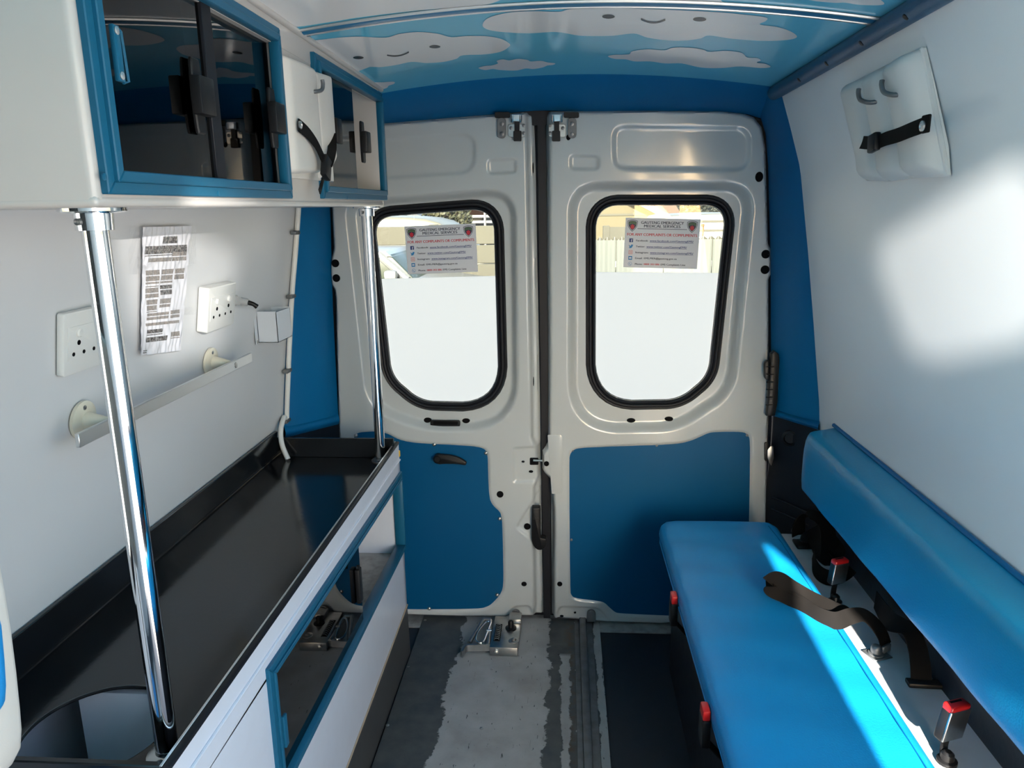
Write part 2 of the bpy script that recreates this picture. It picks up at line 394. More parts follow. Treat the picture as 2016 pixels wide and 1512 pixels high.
# unseen partition added behind the camera, its gap cut to shape the bench sunbeam
pt = [(-1.0, YF, -.06), (.643, YF, -.06), (.643, YF, 1.872), (.662, YF, 1.872), (.718, YF, 1.786), (.744, YF, 1.721), (.80, YF, 1.648), (.84, YF, 1.592), (.95, YF, 1.47), (1.0, YF, 1.40), (1.0, YF, 2.06), (-1.0, YF, 2.06)]
MB().prism([Vector(p) for p in pt], (0, -.03, 0)).obj('wall_front_sun_mask', 'wall_white', kind='structure')

# ceiling with printed clouds
def ceil_pt(u, v): x = -.85+1.63*u; y = YF+(YB-YF)*v; return (x, y, CZ(x, y))
ce = MB().grid(ceil_pt, 48, 40).obj('ceiling', 'ceiling_blue', kind='structure', base=(0, 0, 0))
MB().box((-1.02, YF, 2.03), (1.02, 2.74, 2.06)).obj('roof_panel', 'black_liner', ce)
def PC(px, py, dz=0.0):
    z = 1.95
    for _ in range(6): p = P(px, py, z=z); z = CZ(p.x, p.y)
    return Vector((p.x, p.y, z-dz))
def decal(pts, name, m, parent, dz):
    """flat print on the ceiling skin: densified fan following the curve"""
    if len(pts) < 35 and name == 'cloud_print':
        o = []; n0 = len(pts); A = [np.array(p, float) for p in pts]
        for i in range(n0):
            p0, p1, p2, p3 = A[i-1], A[i], A[(i+1) % n0], A[(i+2) % n0]
            for k in range(5):
                t = k/5; o.append(0.5*((2*p1)+(p2-p0)*t+(2*p0-5*p1+4*p2-p3)*t*t+(3*p1-p0-3*p2+p3)*t**3))
        pts = o
    q = [PC(x, y) for x, y in pts]; c = sum(q, Vector())/len(q); R = 7; v = [c]; f = []; n = len(q)
    for r in range(1, R+1): v += [c+(p-c)*(r/R) for p in q]
    f = [(0, 1+i, 1+(i+1) % n) for i in range(n)]
    for r in range(R-1): f += [(1+r*n+i, 1+(r+1)*n+i, 1+(r+1)*n+(i+1) % n, 1+r*n+(i+1) % n) for i in range(n)]
    v = [(p.x, p.y, CZ(p.x, p.y)-dz) for p in v]
    return MB().add(v, f).obj(name, m, parent)
def lobes(ells, n=140):
    """outline of a union of ellipses (cx,cy,rx,ry) around their centre by ray marching"""
    cx = sum(e[0]*e[2] for e in ells)/sum(e[2] for e in ells); cy = sum(e[1]*e[2] for e in ells)/sum(e[2] for e in ells); out = []
    for k in range(n):
        a = 2*pi*k/n; dx, dy = cos(a), sin(a)*0.25; best = 0
        for (ex, ey, rx, ry) in ells:
            A = (dx/rx)**2+(dy/ry)**2; B = 2*((cx-ex)*dx/rx**2+(cy-ey)*dy/ry**2); C0 = ((cx-ex)/rx)**2+((cy-ey)/ry)**2-1
            D = B*B-4*A*C0
            if D > 0: best = max(best, (-B+sqrt(D))/(2*A))
        out.append((cx+dx*best, cy+dy*best))
    return out
def ell(cx, cy, rx, ry, n=20): return [(cx+rx*cos(2*pi*k/n), cy+ry*sin(2*pi*k/n)) for k in range(n)]
def smile(x0, y0, xm, ym, x1, y1, t, par):
    up = []; lo = []
    for k in range(13):
        u = k/12; x = (1-u)**2*x0+2*u*(1-u)*xm+u*u*x1; y = (1-u)**2*y0+2*u*(1-u)*ym+u*u*y1
        up.append((x, y-t*.5)); lo.append((x, y+t*.5))
    q = [PC(x, y, .002) for x, y in up+lo]
    return MB().add(q, [(i, i+1, 13+i+1, 13+i) for i in range(12)]).obj('smile_print', 'print_dark', par)
c1 = decal([(600, 84), (640, 76), (700, 71), (758, 73), (785, 66), (822, 62), (860, 65), (888, 72), (917, 70), (955, 70), (985, 75), (1003, 85), (1001, 92), (985, 101), (955, 106), (911, 108), (898, 115), (872, 121), (840, 123), (810, 121), (780, 127), (750, 131), (725, 131), (703, 139), (680, 128), (640, 105)], 'cloud_print', 'cloud_print', ce, .0012)
decal(ell(705.5, 112, 10.5, 3), 'eye_print', 'print_dark', c1, .002); decal(ell(856, 90.5, 11, 3), 'eye_print', 'print_dark', c1, .002)
smile(762, 107, 784, 113, 805, 101, 2.6, c1)
c2 = decal([(950, 48), (962, 34), (1000, 24), (1050, 21), (1100, 22), (1125, 17), (1200, 15), (1300, 17.5), (1400, 22), (1460, 27), (1507, 33), (1508, 40), (1496, 47), (1530, 52), (1555, 60), (1569, 70), (1560, 76), (1530, 79), (1490, 79), (1440, 75), (1396, 69), (1378, 75), (1345, 79), (1310, 78), (1275, 73), (1248, 65), (1210, 69), (1180, 70), (1140, 69), (1095, 62), (1040, 64.5), (990, 62), (960, 57)], 'cloud_print', 'cloud_print', ce, .0012)
decal(ell(1198, 31, 12.5, 4), 'eye_print', 'print_dark', c2, .002); decal(ell(1377.5, 36.5, 13, 4), 'eye_print', 'print_dark', c2, .002)
smile(1262, 36, 1286, 49, 1310, 37, 3.6, c2)
decal([(942, 133), (955, 129), (968, 128), (980, 124), (978, 119), (990, 116), (1003, 118), (1020, 115), (1038, 117), (1045, 120), (1065, 119), (1078, 122), (1093, 124), (1088, 127), (1078, 128), (1068, 132), (1050, 135), (1035, 134), (1015, 138), (985, 137), (970, 135), (955, 137)], 'cloud_print', 'cloud_print', ce, .0012)
decal([(1197, 110), (1210, 107), (1238, 106), (1245, 100), (1275, 96), (1308, 98), (1325, 93), (1360, 93), (1385, 97), (1396, 101), (1430, 99), (1460, 103), (1471, 112), (1490, 113), (1498, 118), (1490, 122), (1508, 125), (1517, 131), (1500, 133), (1475, 131), (1452, 130), (1420, 133), (1380, 132), (1342, 124), (1310, 124), (1280, 120), (1250, 120), (1232, 116), (1210, 115)], 'cloud_print', 'cloud_print', ce, .0012)
decal([(735, 162), (755, 161), (775, 160), (776, 164), (765, 168), (762, 172), (750, 175), (740, 170)], 'cloud_print', 'cloud_print', ce, .0012)
decal([(1570, -8), (1600, 0), (1640, 4), (1665, 4), (1690, 8), (1730, 9), (1741, 5), (1725, -5), (1680, -14), (1600, -18)], 'cloud_print', 'cloud_print', ce, .0012)
decal([(470, 30), (560, 52), (650, 42), (700, 34), (780, 24), (850, 17), (930, 12), (980, 1), (1000, -20), (900, -60), (600, -60), (440, -20)], 'cloud_print', 'cloud_print', ce, .0012)
decal([(1215, 1), (1300, 3), (1385, 6), (1425, 9), (1420, 0), (1400, -15), (1300, -22), (1230, -14)], 'cloud_print', 'cloud_print', ce, .0012)
# joint strip across the ceiling
ys = 1.70
def strip(y0, y1, drop, name, m, par=ce):
    return MB().grid(lambda u, v: (-.80+1.55*u, y0+(y1-y0)*v, CZ(-.80+1.55*u, y0)-.002-drop*sin(pi*v)), 40, 8).obj(name, m, par)
js = strip(ys-.022, ys+.018, .006, 'joint_strip', 'strip_blue')
for yy in (ys-.022, ys+.019):
    MB().tube([(-.80+1.55*k/40, yy, CZ(-.80+1.55*k/40, yy)-.003) for k in range(41)], .0035, 6).obj('strip_edge', 'alloy', js)

# vinyl roll along the right ceiling edge, with screws
t1 = MB().tube([(RW(1.9)-.012, 0.6+1.9*k/20, CZ(.73, 0.6+1.9*k/20)-.016) for k in range(21)], .021, 14).obj('trim_1', 'roll_vinyl', kind='structure')
for px, py in ((1573, 151), (1627, 120), (1695, 83), (1782, 34)):
    q = P(px, py, x=RW(1.9)-.028)
    MB().lathe((RW(1.9)-.026, q.y, CZ(.73, q.y)-.028), (-.7, 0, -.7), [(.0065, 0), (.0065, .003), (.003, .0045)], 10).obj('screw', 'black_plastic', t1)

# padded header above the doors
hb = [P(x, y, y=YD) for x, y in ((700, 247), (757, 240), (980, 221), (1060, 214), (1140, 216), (1300, 216), (1420, 217), (1475, 222), (1505, 232))]
hbx = [p.x for p in hb]; hbz = [p.z for p in hb]
def header(u, v):
    x = -.79+1.55*u; zb = float(np.interp(x, hbx, hbz))-.004; zt = CZ(x, YB)+.004
    b = sin(pi*min(1, v*1.02))**.6 if 0 < v < 1 else 0
    return (x, YB-.006+(YD-YB+.015)*v-.016*b, zt+(zb-zt)*v**1.15-.008*b)
MB().grid(header, 40, 16).obj('trim_2', 'vinyl_blue', kind='structure', base=(0, 0, 0))
# padded pillars
def pillarR(u, v):
    z = .872+(1.905-.872)*v; xi = float(np.interp(z, [.875, 1.41, 1.693, 1.80, 1.86, 1.91], [.822, .785, .760, .745, .722, .705]))
    b = sin(pi*u)**.7 if 0 < u < 1 else 0
    return (xi+(RW(z)+.004-xi)*u-.012*b, YD+.005+(2.452-YD)*u-.014*b, z-.022*(1-u)*(v > .0)*0)
pr = MB().grid(pillarR, 14, 40).obj('trim_3', 'vinyl_blue', kind='structure', base=(0, 0, 0))
MB().grid(lambda u, v: (.822+(.932-.822)*u-.010*sin(pi*v), YD+.005+(2.452-YD)*u-.016*sin(pi*v), .842+.03*v), 12, 6).obj('hem', 'vinyl_blue', pr)
def pillarL(u, v):
    z = .84+(1.90-.84)*v; xi = float(np.interp(z, [.75, 1.246, 1.583, 1.80, 1.9], [-.752, -.742, -.727, -.71, -.69]))
    b = sin(pi*u)**.7 if 0 < u < 1 else 0
    return (xi+(LW(z)-.004-xi)*u+.012*b, YD+.005+(2.462-YD)*u-.014*b, z)
pl = MB().grid(pillarL, 14, 40).obj('trim_4', 'vinyl_blue', kind='structure', base=(0, 0, 0))
MB().grid(lambda u, v: (-.752+(-.892+.752)*u+.01*sin(pi*v), YD+.005+(2.462-YD)*u-.016*sin(pi*v), .80+.045*v), 12, 6).obj('hem', 'vinyl_blue', pl)
# black plastic lining below the pillars
def lowR(u, v): return (.825+.125*u+.004*sin(9*v), YD+.01+(2.46-YD)*u, .86*v)
lr = MB().grid(lowR, 10, 20).obj('trim_5', 'black_liner', kind='structure', base=(0, 0, 0))
q = P(1556, 862, y=2.58)
MB().lathe((q.x, q.y, q.z), (-.4, -1, 0), [(.028, -.01), (.028, .012), (.020, .014), (.018, .008)], 24).obj('ring_cap', 'black_plastic', lr)
q = P(1545, 940, y=2.60)
for dz in (0.0, -.045): MB().tube([(.835, 2.60, .545+dz), (.87, 2.57, .54+dz), (.93, 2.48, .535+dz)], .004, 6).obj('ridge', 'black_liner', lr)
ll = MB().grid(lambda u, v: (-.752-.15*u, YD+.01+(2.47-YD)*u, .83*v), 10, 12).obj('trim_6', 'black_liner', kind='structure', base=(0, 0, 0))
# black rubber seals round and between the doors (closing the gaps)
sl = MB()
sl.box((-1.0, 2.684, -.06), (-.665, 2.72, 2.05)); sl.box((.72, 2.684, -.06), (1.0, 2.72, 2.05)); sl.box((-.665, 2.684, 1.70), (.72, 2.72, 2.05))
sl.box((-.665, 2.684, -.08), (.72, 2.72, .30)); sl.box((-.06, 2.684, .30), (.10, 2.72, 1.70))
sl.box((-.95, 2.66, 1.845), (.95, 2.684, 2.05)); sl.box((.83, 2.66, 0), (.98, 2.684, 1.845)); sl.box((-.98, 2.66, 0), (-.765, 2.684, 1.845))
a, c = P(1066, 220, y=2.66), P(1077, 1215, y=2.66)
sl.prism([(a.x-.014, 2.658, 1.86), (a.x+.014, 2.658, 1.86), (c.x+.013, 2.658, -.02), (c.x-.013, 2.658, -.02)], (0, .025, 0))
sl.obj('trim_7', 'rubber', kind='structure')
# aluminium sill
MB().box((-.75, 2.575, .001), (.82, 2.70, .0065), .002).obj('trim_8', 'alloy_dirty', kind='structure')

# ------------------------------------------------------------------ rear doors
def XZ(pts): return np.array([[P(x, y, y=YD).x, P(x, y, y=YD).z] for x, y in pts])
def make_door(name, label, outer, flange, win, recess, embs, panel, panel_label):
    rt = root(name, (0, 2.64, 0), label, None, kind='structure')
    pc = [np.array(p, float) for p in panel]
    for _ in range(2): pc = [q for i in range(len(pc)) for q in (pc[i]*.78+pc[(i+1) % len(pc)]*.22, pc[i]*.22+pc[(i+1) % len(pc)]*.78)]
    panel = pc
    oP, wP, rP, pP, fP = XZ(outer), XZ(round_poly(win)), XZ(round_poly(recess)), XZ(panel), XZ(flange)
    G = .005
    xs = np.arange(oP[:, 0].min()-.006, oP[:, 0].max()+.008, G); zs = np.arange(oP[:, 1].min()-.006, oP[:, 1].max()+.008, G)
    X, Z = np.meshgrid(xs, zs)
    eP = [(XZ(round_poly(e)), d, wd) for e, d, wd in embs]
    def hgt(X, Z):
        y = np.full(X.shape, 2.625)
        y += .034*smooth(-sdf(rP, X, Z)/.034)
        for e, d, wd in eP: y += d*smooth(-sdf(e, X, Z)/wd)
        y += .008*smooth(.5-sdf(pP, X, Z)/.012)
        y += .030*smooth((sdf(fP, X, Z)+.010)/.016)
        return y + .020*smooth(1+sdf(oP, X, Z)/.010)
    so, sw = sdf(oP, X, Z), sdf(wP, X, Z)
    def snap(X, Z, s, poly, sign):
        e = 1e-4; gx = (sdf(poly, X+e, Z)-s)/e; gz = (sdf(poly, X, Z+e)-s)/e
        k = (sign*s > 0) & (sign*s < G*1.5)
        return np.where(k, X-gx*s, X), np.where(k, Z-gz*s, Z)
    X2, Z2 = snap(X, Z, so, oP, 1); X2, Z2 = snap(X2, Z2, sw, wP, -1)
    Y = hgt(X2, Z2); ok = (so < G*1.45) & (-sw < G*1.45)
    idx = -np.ones(X.shape, int); H, W = X.shape
    fo = ok[:-1, :-1] & ok[1:, :-1] & ok[:-1, 1:] & ok[1:, 1:]
    used = np.zeros(X.shape, bool)
    used[:-1, :-1] |= fo; used[1:, :-1] |= fo; used[:-1, 1:] |= fo; used[1:, 1:] |= fo
    idx[used] = np.arange(used.sum())
    v = np.stack([X2[used], Y[used], Z2[used]], 1).tolist()
    jj, ii = np.nonzero(fo)
    f = np.stack([idx[jj, ii], idx[jj, ii+1], idx[jj+1, ii+1], idx[jj+1, ii]], 1).tolist()
    mb = MB(); mb.v = [tuple(p) for p in v]; mb.f = [tuple(q) for q in f]
    shell = mb.obj('door_shell', 'door_paint', rt, sharp=60)
    hy = lambda x, z: float(hgt(np.array([[x]]), np.array([[z]]))[0, 0])
    # ribbed rubber gasket
    prof = [(-.001, .010), (.003, -.004), (.009, -.008), (.012, -.003), (.016, -.010), (.022, -.010), (.025, -.004), (.030, -.006), (.036, .004)]
    n = len(wP); g = MB(); v = []
    for d, h in prof:
        o = offset_poly(wP, d); v += [(p[0], 2.656+h, p[1]) for p in o]
    f = [(k*n+i, k*n+(i+1) % n, (k+1)*n+(i+1) % n, (k+1)*n+i) for k in range(len(prof)-1) for i in range(n)]
    g.add(v, f).obj('window_gasket', 'rubber', rt, sharp=70)
    o = offset_poly(wP, .004)
    pane = MB().prism([(p[0], 2.668, p[1]) for p in o], (0, .004, 0)).obj('window_pane', 'clear_glass', rt)
    # blue lining board let into the door
    pi_ = offset_poly(pP, -.002)
    pan = MB().prism([(p[0], 2.6355, p[1]) for p in pi_], (0, -.005, 0), .0015, 1).obj('lining_board', 'panel_blue', rt, label=panel_label)
    return rt, pan, pane, hy, wP
def disc(rt, hy, px, py, rx, ry, name='plug', m='hole_black', h=.0015):
    c = P(px, py, y=YD); y = hy(c.x, c.z); s = 1/548.
    pts = [(c.x+rx*s*cos(2*pi*k/20), y+.0015, c.z+ry*s*sin(2*pi*k/20)) for k in range(20)]
    # follow the local slope of the pressing
    pts = [(p[0], hy(p[0], p[2])+.001, p[2]) for p in pts]
    return MB().prism([Vector(p) for p in pts], (0, -.0025-h, 0), .0008, 1).obj(name, m, rt)
def screw(par, px, py, y, r=.0075):
    c = P(px, py, y=y)
    s = MB().lathe((c.x, y, c.z), (0, -1, 0), [(r, 0), (r, .0015), (r*.75, .004), (r*.32, .005), (r*.30, .003)], 14).obj('screw', 'steel', par)
    return s

L_outer = [(668, 900), (662, 700), (660, 590), (658, 572), (651, 560), (649, 530), (651, 508), (656, 490), (651, 400), (648, 330), (652, 285), (664, 262), (690, 248), (757, 242), (980, 224), (1040, 220), (1050, 224), (1053, 300), (1056, 465), (1061, 700), (1064, 860), (1064, 880), (1066, 1000), (1067, 1100), (1070, 1216), (900, 1213), (690, 1208)]
L_flange = [(640, 1230), (640, 215), (1038, 215), (1040, 300), (1043, 465), (1047, 700), (1049, 860), (1058, 880), (1060, 940), (1053, 960), (1053, 1080), (1055, 1190), (1050, 1230)]
L_panel = [(695, 870), (697, 856), (706, 849), (746, 847), (765, 852), (785, 863), (805, 868), (830, 871), (895, 874), (940, 877), (955, 882), (962, 893), (963, 940), (965, 980), (972, 994), (986, 1006), (990, 1020), (992, 1080), (993, 1155), (985, 1172), (974, 1184), (964, 1193), (945, 1199), (808, 1200), (700, 1198)]
dl, panL, paneL, hyL, wPL = make_door('door_1', 'white pressed-steel rear door leaf with black inner handle on its blue board', L_outer, L_flange,
    [(733, 428, 34), (970, 410, 42), (981, 797, 72), (826, 793, 24), (768, 744, 24)],
    [(676, 392, 36), (1020, 366, 60), (1024, 850, 95), (830, 850, 42), (722, 806, 48)],
    [([(672, 277, 26), (940, 258, 32), (938, 344, 32), (680, 360, 26)], .007, .016), ([(958, 313, 9), (1018, 311, 9), (1019, 342, 9), (960, 345, 9)], .006, .010),
     ([(1009, 878, 6), (1075, 876, 2), (1075, 948, 2), (1009, 950, 8)], .007, .010), ([(1063, 960, 2), (1070, 965, 2), (1070, 1082, 2), (1012, 1036, 10)], .009, .012),
     ([(988, 1222, 6), (1008, 1190, 10), (1046, 1188, 10), (1056, 1222, 4)], .010, .012)], L_panel, 'dark blue lining board with pale round screws')
R_outer = [(1073, 226), (1080, 219), (1140, 218), (1300, 216), (1420, 217), (1460, 221), (1485, 230), (1501, 250), (1508, 290), (1511, 400), (1513, 480), (1518, 490), (1519, 540), (1514, 550), (1514, 800), (1511, 900), (1508, 1216), (1300, 1228), (1180, 1224), (1086, 1218), (1085, 1000), (1082, 942), (1070, 930), (1067, 925), (1067, 890), (1076, 878), (1076, 700), (1074, 460)]
R_flange = [(1079, 205), (1500, 205), (1520, 260), (1530, 500), (1530, 1240), (1090, 1240), (1090, 1000), (1086, 950), (1070, 940), (1066, 925), (1066, 885), (1080, 872), (1081, 700)]
R_panel = [(1119, 905), (1121, 893), (1128, 884), (1140, 880), (1200, 877), (1300, 874), (1340, 871), (1362, 865), (1380, 857), (1395, 850), (1415, 848), (1462, 848), (1472, 853), (1478, 864), (1477, 960), (1474, 1100), (1472, 1217), (1336, 1213), (1217, 1208), (1208, 1204), (1198, 1195), (1191, 1188), (1183, 1184), (1131, 1178), (1124, 1172), (1121, 1164)]
dr, panR, paneR, hyR, wPR = make_door('door_2', 'white pressed-steel rear door leaf beside the blue bench', R_outer, R_flange,
    [(1174, 404, 42), (1433, 404, 40), (1397, 742, 24), (1340, 790, 26), (1173, 793, 72)],
    [(1117, 356, 60), (1490, 356, 60), (1447, 775, 40), (1335, 850, 36), (1117, 854, 95)],
    [([(1203, 245, 26), (1479, 248, 30), (1477, 340, 30), (1205, 337, 26)], .007, .016), ([(1120, 304, 9), (1181, 306, 9), (1180, 336, 9), (1121, 336, 9)], .006, .010),
     ([(1092, 1222, 6), (1098, 1190, 10), (1180, 1192, 12), (1205, 1222, 4)], .008, .012)], R_panel, 'dark blue lining board with small dark screws')
for px, py in ((701, 857), (855, 875), (957, 892), (984, 1021), (979, 1171), (845, 1198)): screw(panL, px, py, 2.631)
for px, py in ((1127, 887), (1293, 877), (1471, 857), (1125, 1063)): 
    c = P(px, py, y=2.63); MB().lathe((c.x, 2.631, c.z), (0, -1, 0), [(.005, 0), (.005, .001), (.003, .002)], 12).obj('screw', 'dull_steel', panR)
for px, py, rx, ry in ((985, 971, 7, 7), (1038, 1036, 7, 7), (1032, 1147, 5.6, 5), (662, 518, 7.5, 7.5), (664, 547, 7.5, 7.5), (840, 830, 8, 4.8), (916, 831.5, 8, 4.8), (1030, 908, 3.2, 2), (1045.5, 927.5, 4.5, 2.6)): disc(dl, hyL, px, py, rx, ry)
for px, py, rx, ry in ((1493, 348.5, 7, 9), (1506, 500, 8, 8), (1504.5, 530.5, 8, 8), (1243.5, 831, 8.5, 4.6), (1318.5, 828, 8.5, 4.6), (1076, 911, 5.2, 5.2), (1102, 1147, 5.4, 5.2), (1106, 1212, 4, 2.4), (1132, 1205, 2.5, 2.2), (1119, 271, 4, 5)): disc(dr, hyR, px, py, rx, ry)
disc(dl, hyL, 1049, 330, 1.2, 10); disc(dl, hyL, 1050, 753, 1, 10)
# frosted film on the lower panes
def film(pane, wP, py0, py1, px0, px1):
    a, c = P(px0, py0, y=2.667), P(px1, py1, y=2.667); o = offset_poly(wP, .003); keep = []
    line = lambda p: p[1]-(a.z+(c.z-a.z)*(p[0]-a.x)/(c.x-a.x))
    n = len(o)
    for i in range(n):
        p, q = o[i], o[(i+1) % n]; lp, lq = line(p), line(q)
        if lp <= 0: keep.append(p)
        if lp*lq < 0: keep.append(p+(q-p)*lp/(lp-lq))
    return MB().prism([(p[0], 2.6665, p[1]) for p in keep], (0, .0008, 0)).obj('privacy_film', 'frosted_film', pane)
film(paneL, wPL, 549, 543, 745, 975); film(paneR, wPR, 535.5, 537.5, 1173, 1421)

# door furniture, left leaf
def bracket_latch(rt, cx, flip):
    """grey guide, bright striker plate and black catch at the top of a leaf"""
    s = 1/548.
    def at(dx, dy): p = P(cx+dx*flip, 250+dy, y=2.615); return Vector((p.x, 2.612, p.z))
    def rect(x0, y0, x1, y1, r, th, nm, m, yy=2.622):
        pp = round_poly([(x0, y0, r), (x1, y0, r), (x1, y1, r), (x0, y1, r)], 4); pts = []
        for x, y in pp: p = at(x, y); pts.append(Vector((p.x, yy, p.z)))
        return MB().prism(pts, (0, -th, 0), .001, 1).obj(nm, m, rt)
    gd = rect(-37, -18, -20, 22, 7, .010, 'guide_bracket', 'grey_bracket')
    for dy in (-6, 14):
        p = at(-28, dy); MB().lathe((p.x, 2.612, p.z), (0, -1, 0), [(.007, 0), (.007, .002), (.004, .003)], 12).obj('bolt', 'dull_steel', gd)
    rect(-42, -29, -12, -18, 3, .014, 'rubber_stop', 'black_plastic')
    pl = rect(-16, -6, 18, 20, 5, .004, 'striker_plate', 'steel')
    for dx, dy in ((-10, 2), (15, -3), (15, 12)):
        p = at(dx, dy); MB().lathe((p.x, 2.618, p.z), (0, -1, 0), [(.006, 0), (.006, .002), (.003, .003)], 10).obj('bolt', 'dull_steel', pl)
    rect(-9, -24, 12, -10, 2, .016, 'catch_plate', 'chrome', 2.618)
    for dx in (-7, 9):
        a, c = at(dx, -22), at(dx, -8); MB().tube([(a.x, 2.600, a.z), (c.x, 2.600, c.z)], .004, 8).obj('catch_pin', 'chrome', rt)
    rect(-3, -12, 7, 12, 2, .012, 'catch_lever', 'black_plastic', 2.620)
    rect(-5, 8, 11, 28, 2, .020, 'catch_box', 'black_plastic', 2.624)
bracket_latch(dl, 1016, 1); bracket_latch(dr, 1098, -1)
def plate(rt, pts, y, th, nm, m, bev=.0015):
    q = [P(x, yy, y=y) for x, yy in pts]; return MB().prism([(p.x, y, p.z) for p in q], (0, -th, 0), bev, 2).obj(nm, m, rt)
plate(dl, round_poly([(848, 826, 4), (907, 827, 4), (906, 840, 4), (848, 839, 4)], 4), 2.652, .008, 'grab_recess', 'black_plastic')
plate(dl, round_poly([(853, 829, 2), (902, 830, 2), (901, 836, 2), (853, 836, 2)], 3), 2.6435, .0006, 'grab_slot', 'hole_black', .0001)
h = plate(dl, round_poly([(853, 897, 6), (862, 892, 5), (885, 893, 8), (905, 898, 8), (920, 908, 3), (918, 914, 3), (900, 911, 6), (874, 911, 4), (866, 912.5, 6), (854, 907, 5)], 4), 2.618, .018, 'door_handle', 'black_plastic', .005)
c = P(861, 904, y=2.6); MB().lathe((c.x, 2.631, c.z), (0, -1, 0), [(.014, 0), (.014, .030), (.010, .034), (.006, .034)], 18).obj('handle_hub', 'black_plastic', h)
plate(dl, round_poly([(1043, 901, 2), (1060, 901, 2), (1060, 915, 2), (1043, 915, 2)], 3), 2.632, .002, 'latch_slot', 'hole_black', .0004)
a, c = P(1050, 906, y=2.625), P(1068, 906.5, y=2.625); MB().tube([(a.x, 2.622, a.z), (c.x, 2.622, c.z)], .004, 8).obj('latch_bar', 'steel', dl)
lt = plate(dl, round_poly([(1047.5, 993, 2), (1064, 993, 2), (1065, 1052, 2), (1077, 1054, 4), (1074, 1072, 6), (1064, 1077, 6), (1054, 1073, 10), (1047, 1060, 8)], 4), 2.640, .034, 'lower_latch', 'black_plastic', .004)
for k in range(8):
    a, c = P(1050, 1004+2.6*k, y=2.606), P(1060, 1004+2.6*k, y=2.606); MB().tube([(a.x, 2.606, a.z), (c.x, 2.606, c.z)], .0012, 5).obj('grip_rib', 'black_plastic', lt)
for rt, cx in ((dl, 1016), (dr, 1164)):
    bk = plate(rt, round_poly([(cx-8, 1199, 7), (cx+8, 1199, 7), (cx+9, 1222, 1), (cx-9, 1222, 1)], 5), 2.626, .010, 'guide_bracket', 'grey_bracket', .002)
    c = P(cx, 1206, y=2.615); MB().lathe((c.x, 2.616, c.z), (0, -1, 0), [(.006, 0), (.006, .003), (.003, .004)], 12).obj('bolt', 'dull_steel', bk)
# striker cover seam on the right leaf, door check and hinge plate
plate(dr, round_poly([(1078, 856, 2), (1107, 856, 6), (1107, 972, 6), (1086, 972, 2)], 4), 2.6245, .0012, 'striker_cover', 'door_paint', .0005)
st = plate(dr, [(1514, 694), (1521, 688), (1529, 694), (1531, 706), (1527, 790), (1522, 815), (1505, 815), (1508, 790), (1511, 740)], 2.612, .030, 'door_check_arm', 'black_plastic', .006)
for k in range(6):
    a, c = P(1509.5-k*.4, 722+15*k, y=2.581), P(1524-k*.6, 722+15*k, y=2.581); MB().tube([(a.x, 2.581, a.z), (c.x, 2.581, c.z)], .002, 5).obj('arm_rib', 'black_plastic', st)
plate(dr, round_poly([(1502, 712, 5), (1512, 706, 5), (1512, 748, 5), (1503, 744, 5)], 4), 2.605, .020, 'check_cover', 'black_plastic', .004)
plate(dr, round_poly([(1526, 736, 2), (1543, 738, 4), (1544, 766, 4), (1530, 766, 2)], 4), 2.600, .006, 'check_plate', 'vinyl_blue')
hp = plate(dr, [(1509, 884), (1516, 876), (1521, 878), (1522, 900), (1517, 915), (1509, 900)], 2.62, .012, 'hinge_plate', 'steel')
plate(dr, round_poly([(1504, 870, 3), (1512, 870, 3), (1512, 906, 3), (1504, 906, 3)], 3), 2.626, .012, 'hinge_block', 'black_plastic')
# ================================================================== left side
FX = -0.475
def PWL(px, py, off=0.0):
    x = -.85
    for _ in range(8): p = P(px, py, x=x); x = LW(p.z)+off
    return p
def PWR(px, py, off=0.0):
    x = .85
    for _ in range(8): p = P(px, py, x=x); x = RW(p.z)+off
    return p
def frame_quad(par, q, wd, x0, x1, name, m):
    """mitred frame: q = four (y,z) corners, counter-clockwise; each side a bar"""
    q = [np.array(p, float) for p in q]; c = sum(q)/4
    inn = []
    for i in range(4):
        a = q[i-1]-q[i]; b = q[(i+1) % 4]-q[i]; a /= np.linalg.norm(a); b /= np.linalg.norm(b); s = abs(a[0]*b[1]-a[1]*b[0])
        inn.append(q[i]+(a+b)*wd/s)
    mb = MB()
    for i in range(4):
        j = (i+1) % 4; pts = [(x0, *q[i]), (x0, *q[j]), (x0, *inn[j]), (x0, *inn[i])]
        mb.prism([Vector(p) for p in pts], (x1-x0, 0, 0), .0015, 1)
    return inn, mb.obj(name, m, par)

# ---- overhead cabinet
Y0, Y1, Z0 = 0.897, 2.385, 1.586
oc = root('overhead_cabinet', (-.63, 1.65, Z0), 'white overhead wall cabinet with blue-framed smoked sliding windows', 'cabinet')
b = MB()
b.box((-.78, Y0, Z0), (FX, Y1, Z0+.016), .007, 3)
b.box((-.78, Y0, Z0), (FX, Y0+.022, 1.99), .010, 3)
b.box((-.76, Y1-.018, Z0), (FX, Y1, 1.96), .004)
b.box((FX-.016, Y0+.010, 1.895), (FX-.0010, Y1-.002, 1.985)); b.box((FX-.016, 1.535, 1.615), (FX-.0016, 1.775, 1.91)); b.box((FX-.016, Y0+.010, Z0+.008), (FX-.0010, Y1-.002, 1.632)); b.box((FX-.016, Y0+.012, 1.62), (FX-.0016, Y0+.04, 1.91))
b.obj('cabinet_body', 'cabinet_white', oc)
MB().tube([(-.58, Y0+.1, 1.90), (-.58, Y1-.1, 1.90)], .011, 10).obj('inner_rail', 'plastic_beige', oc)
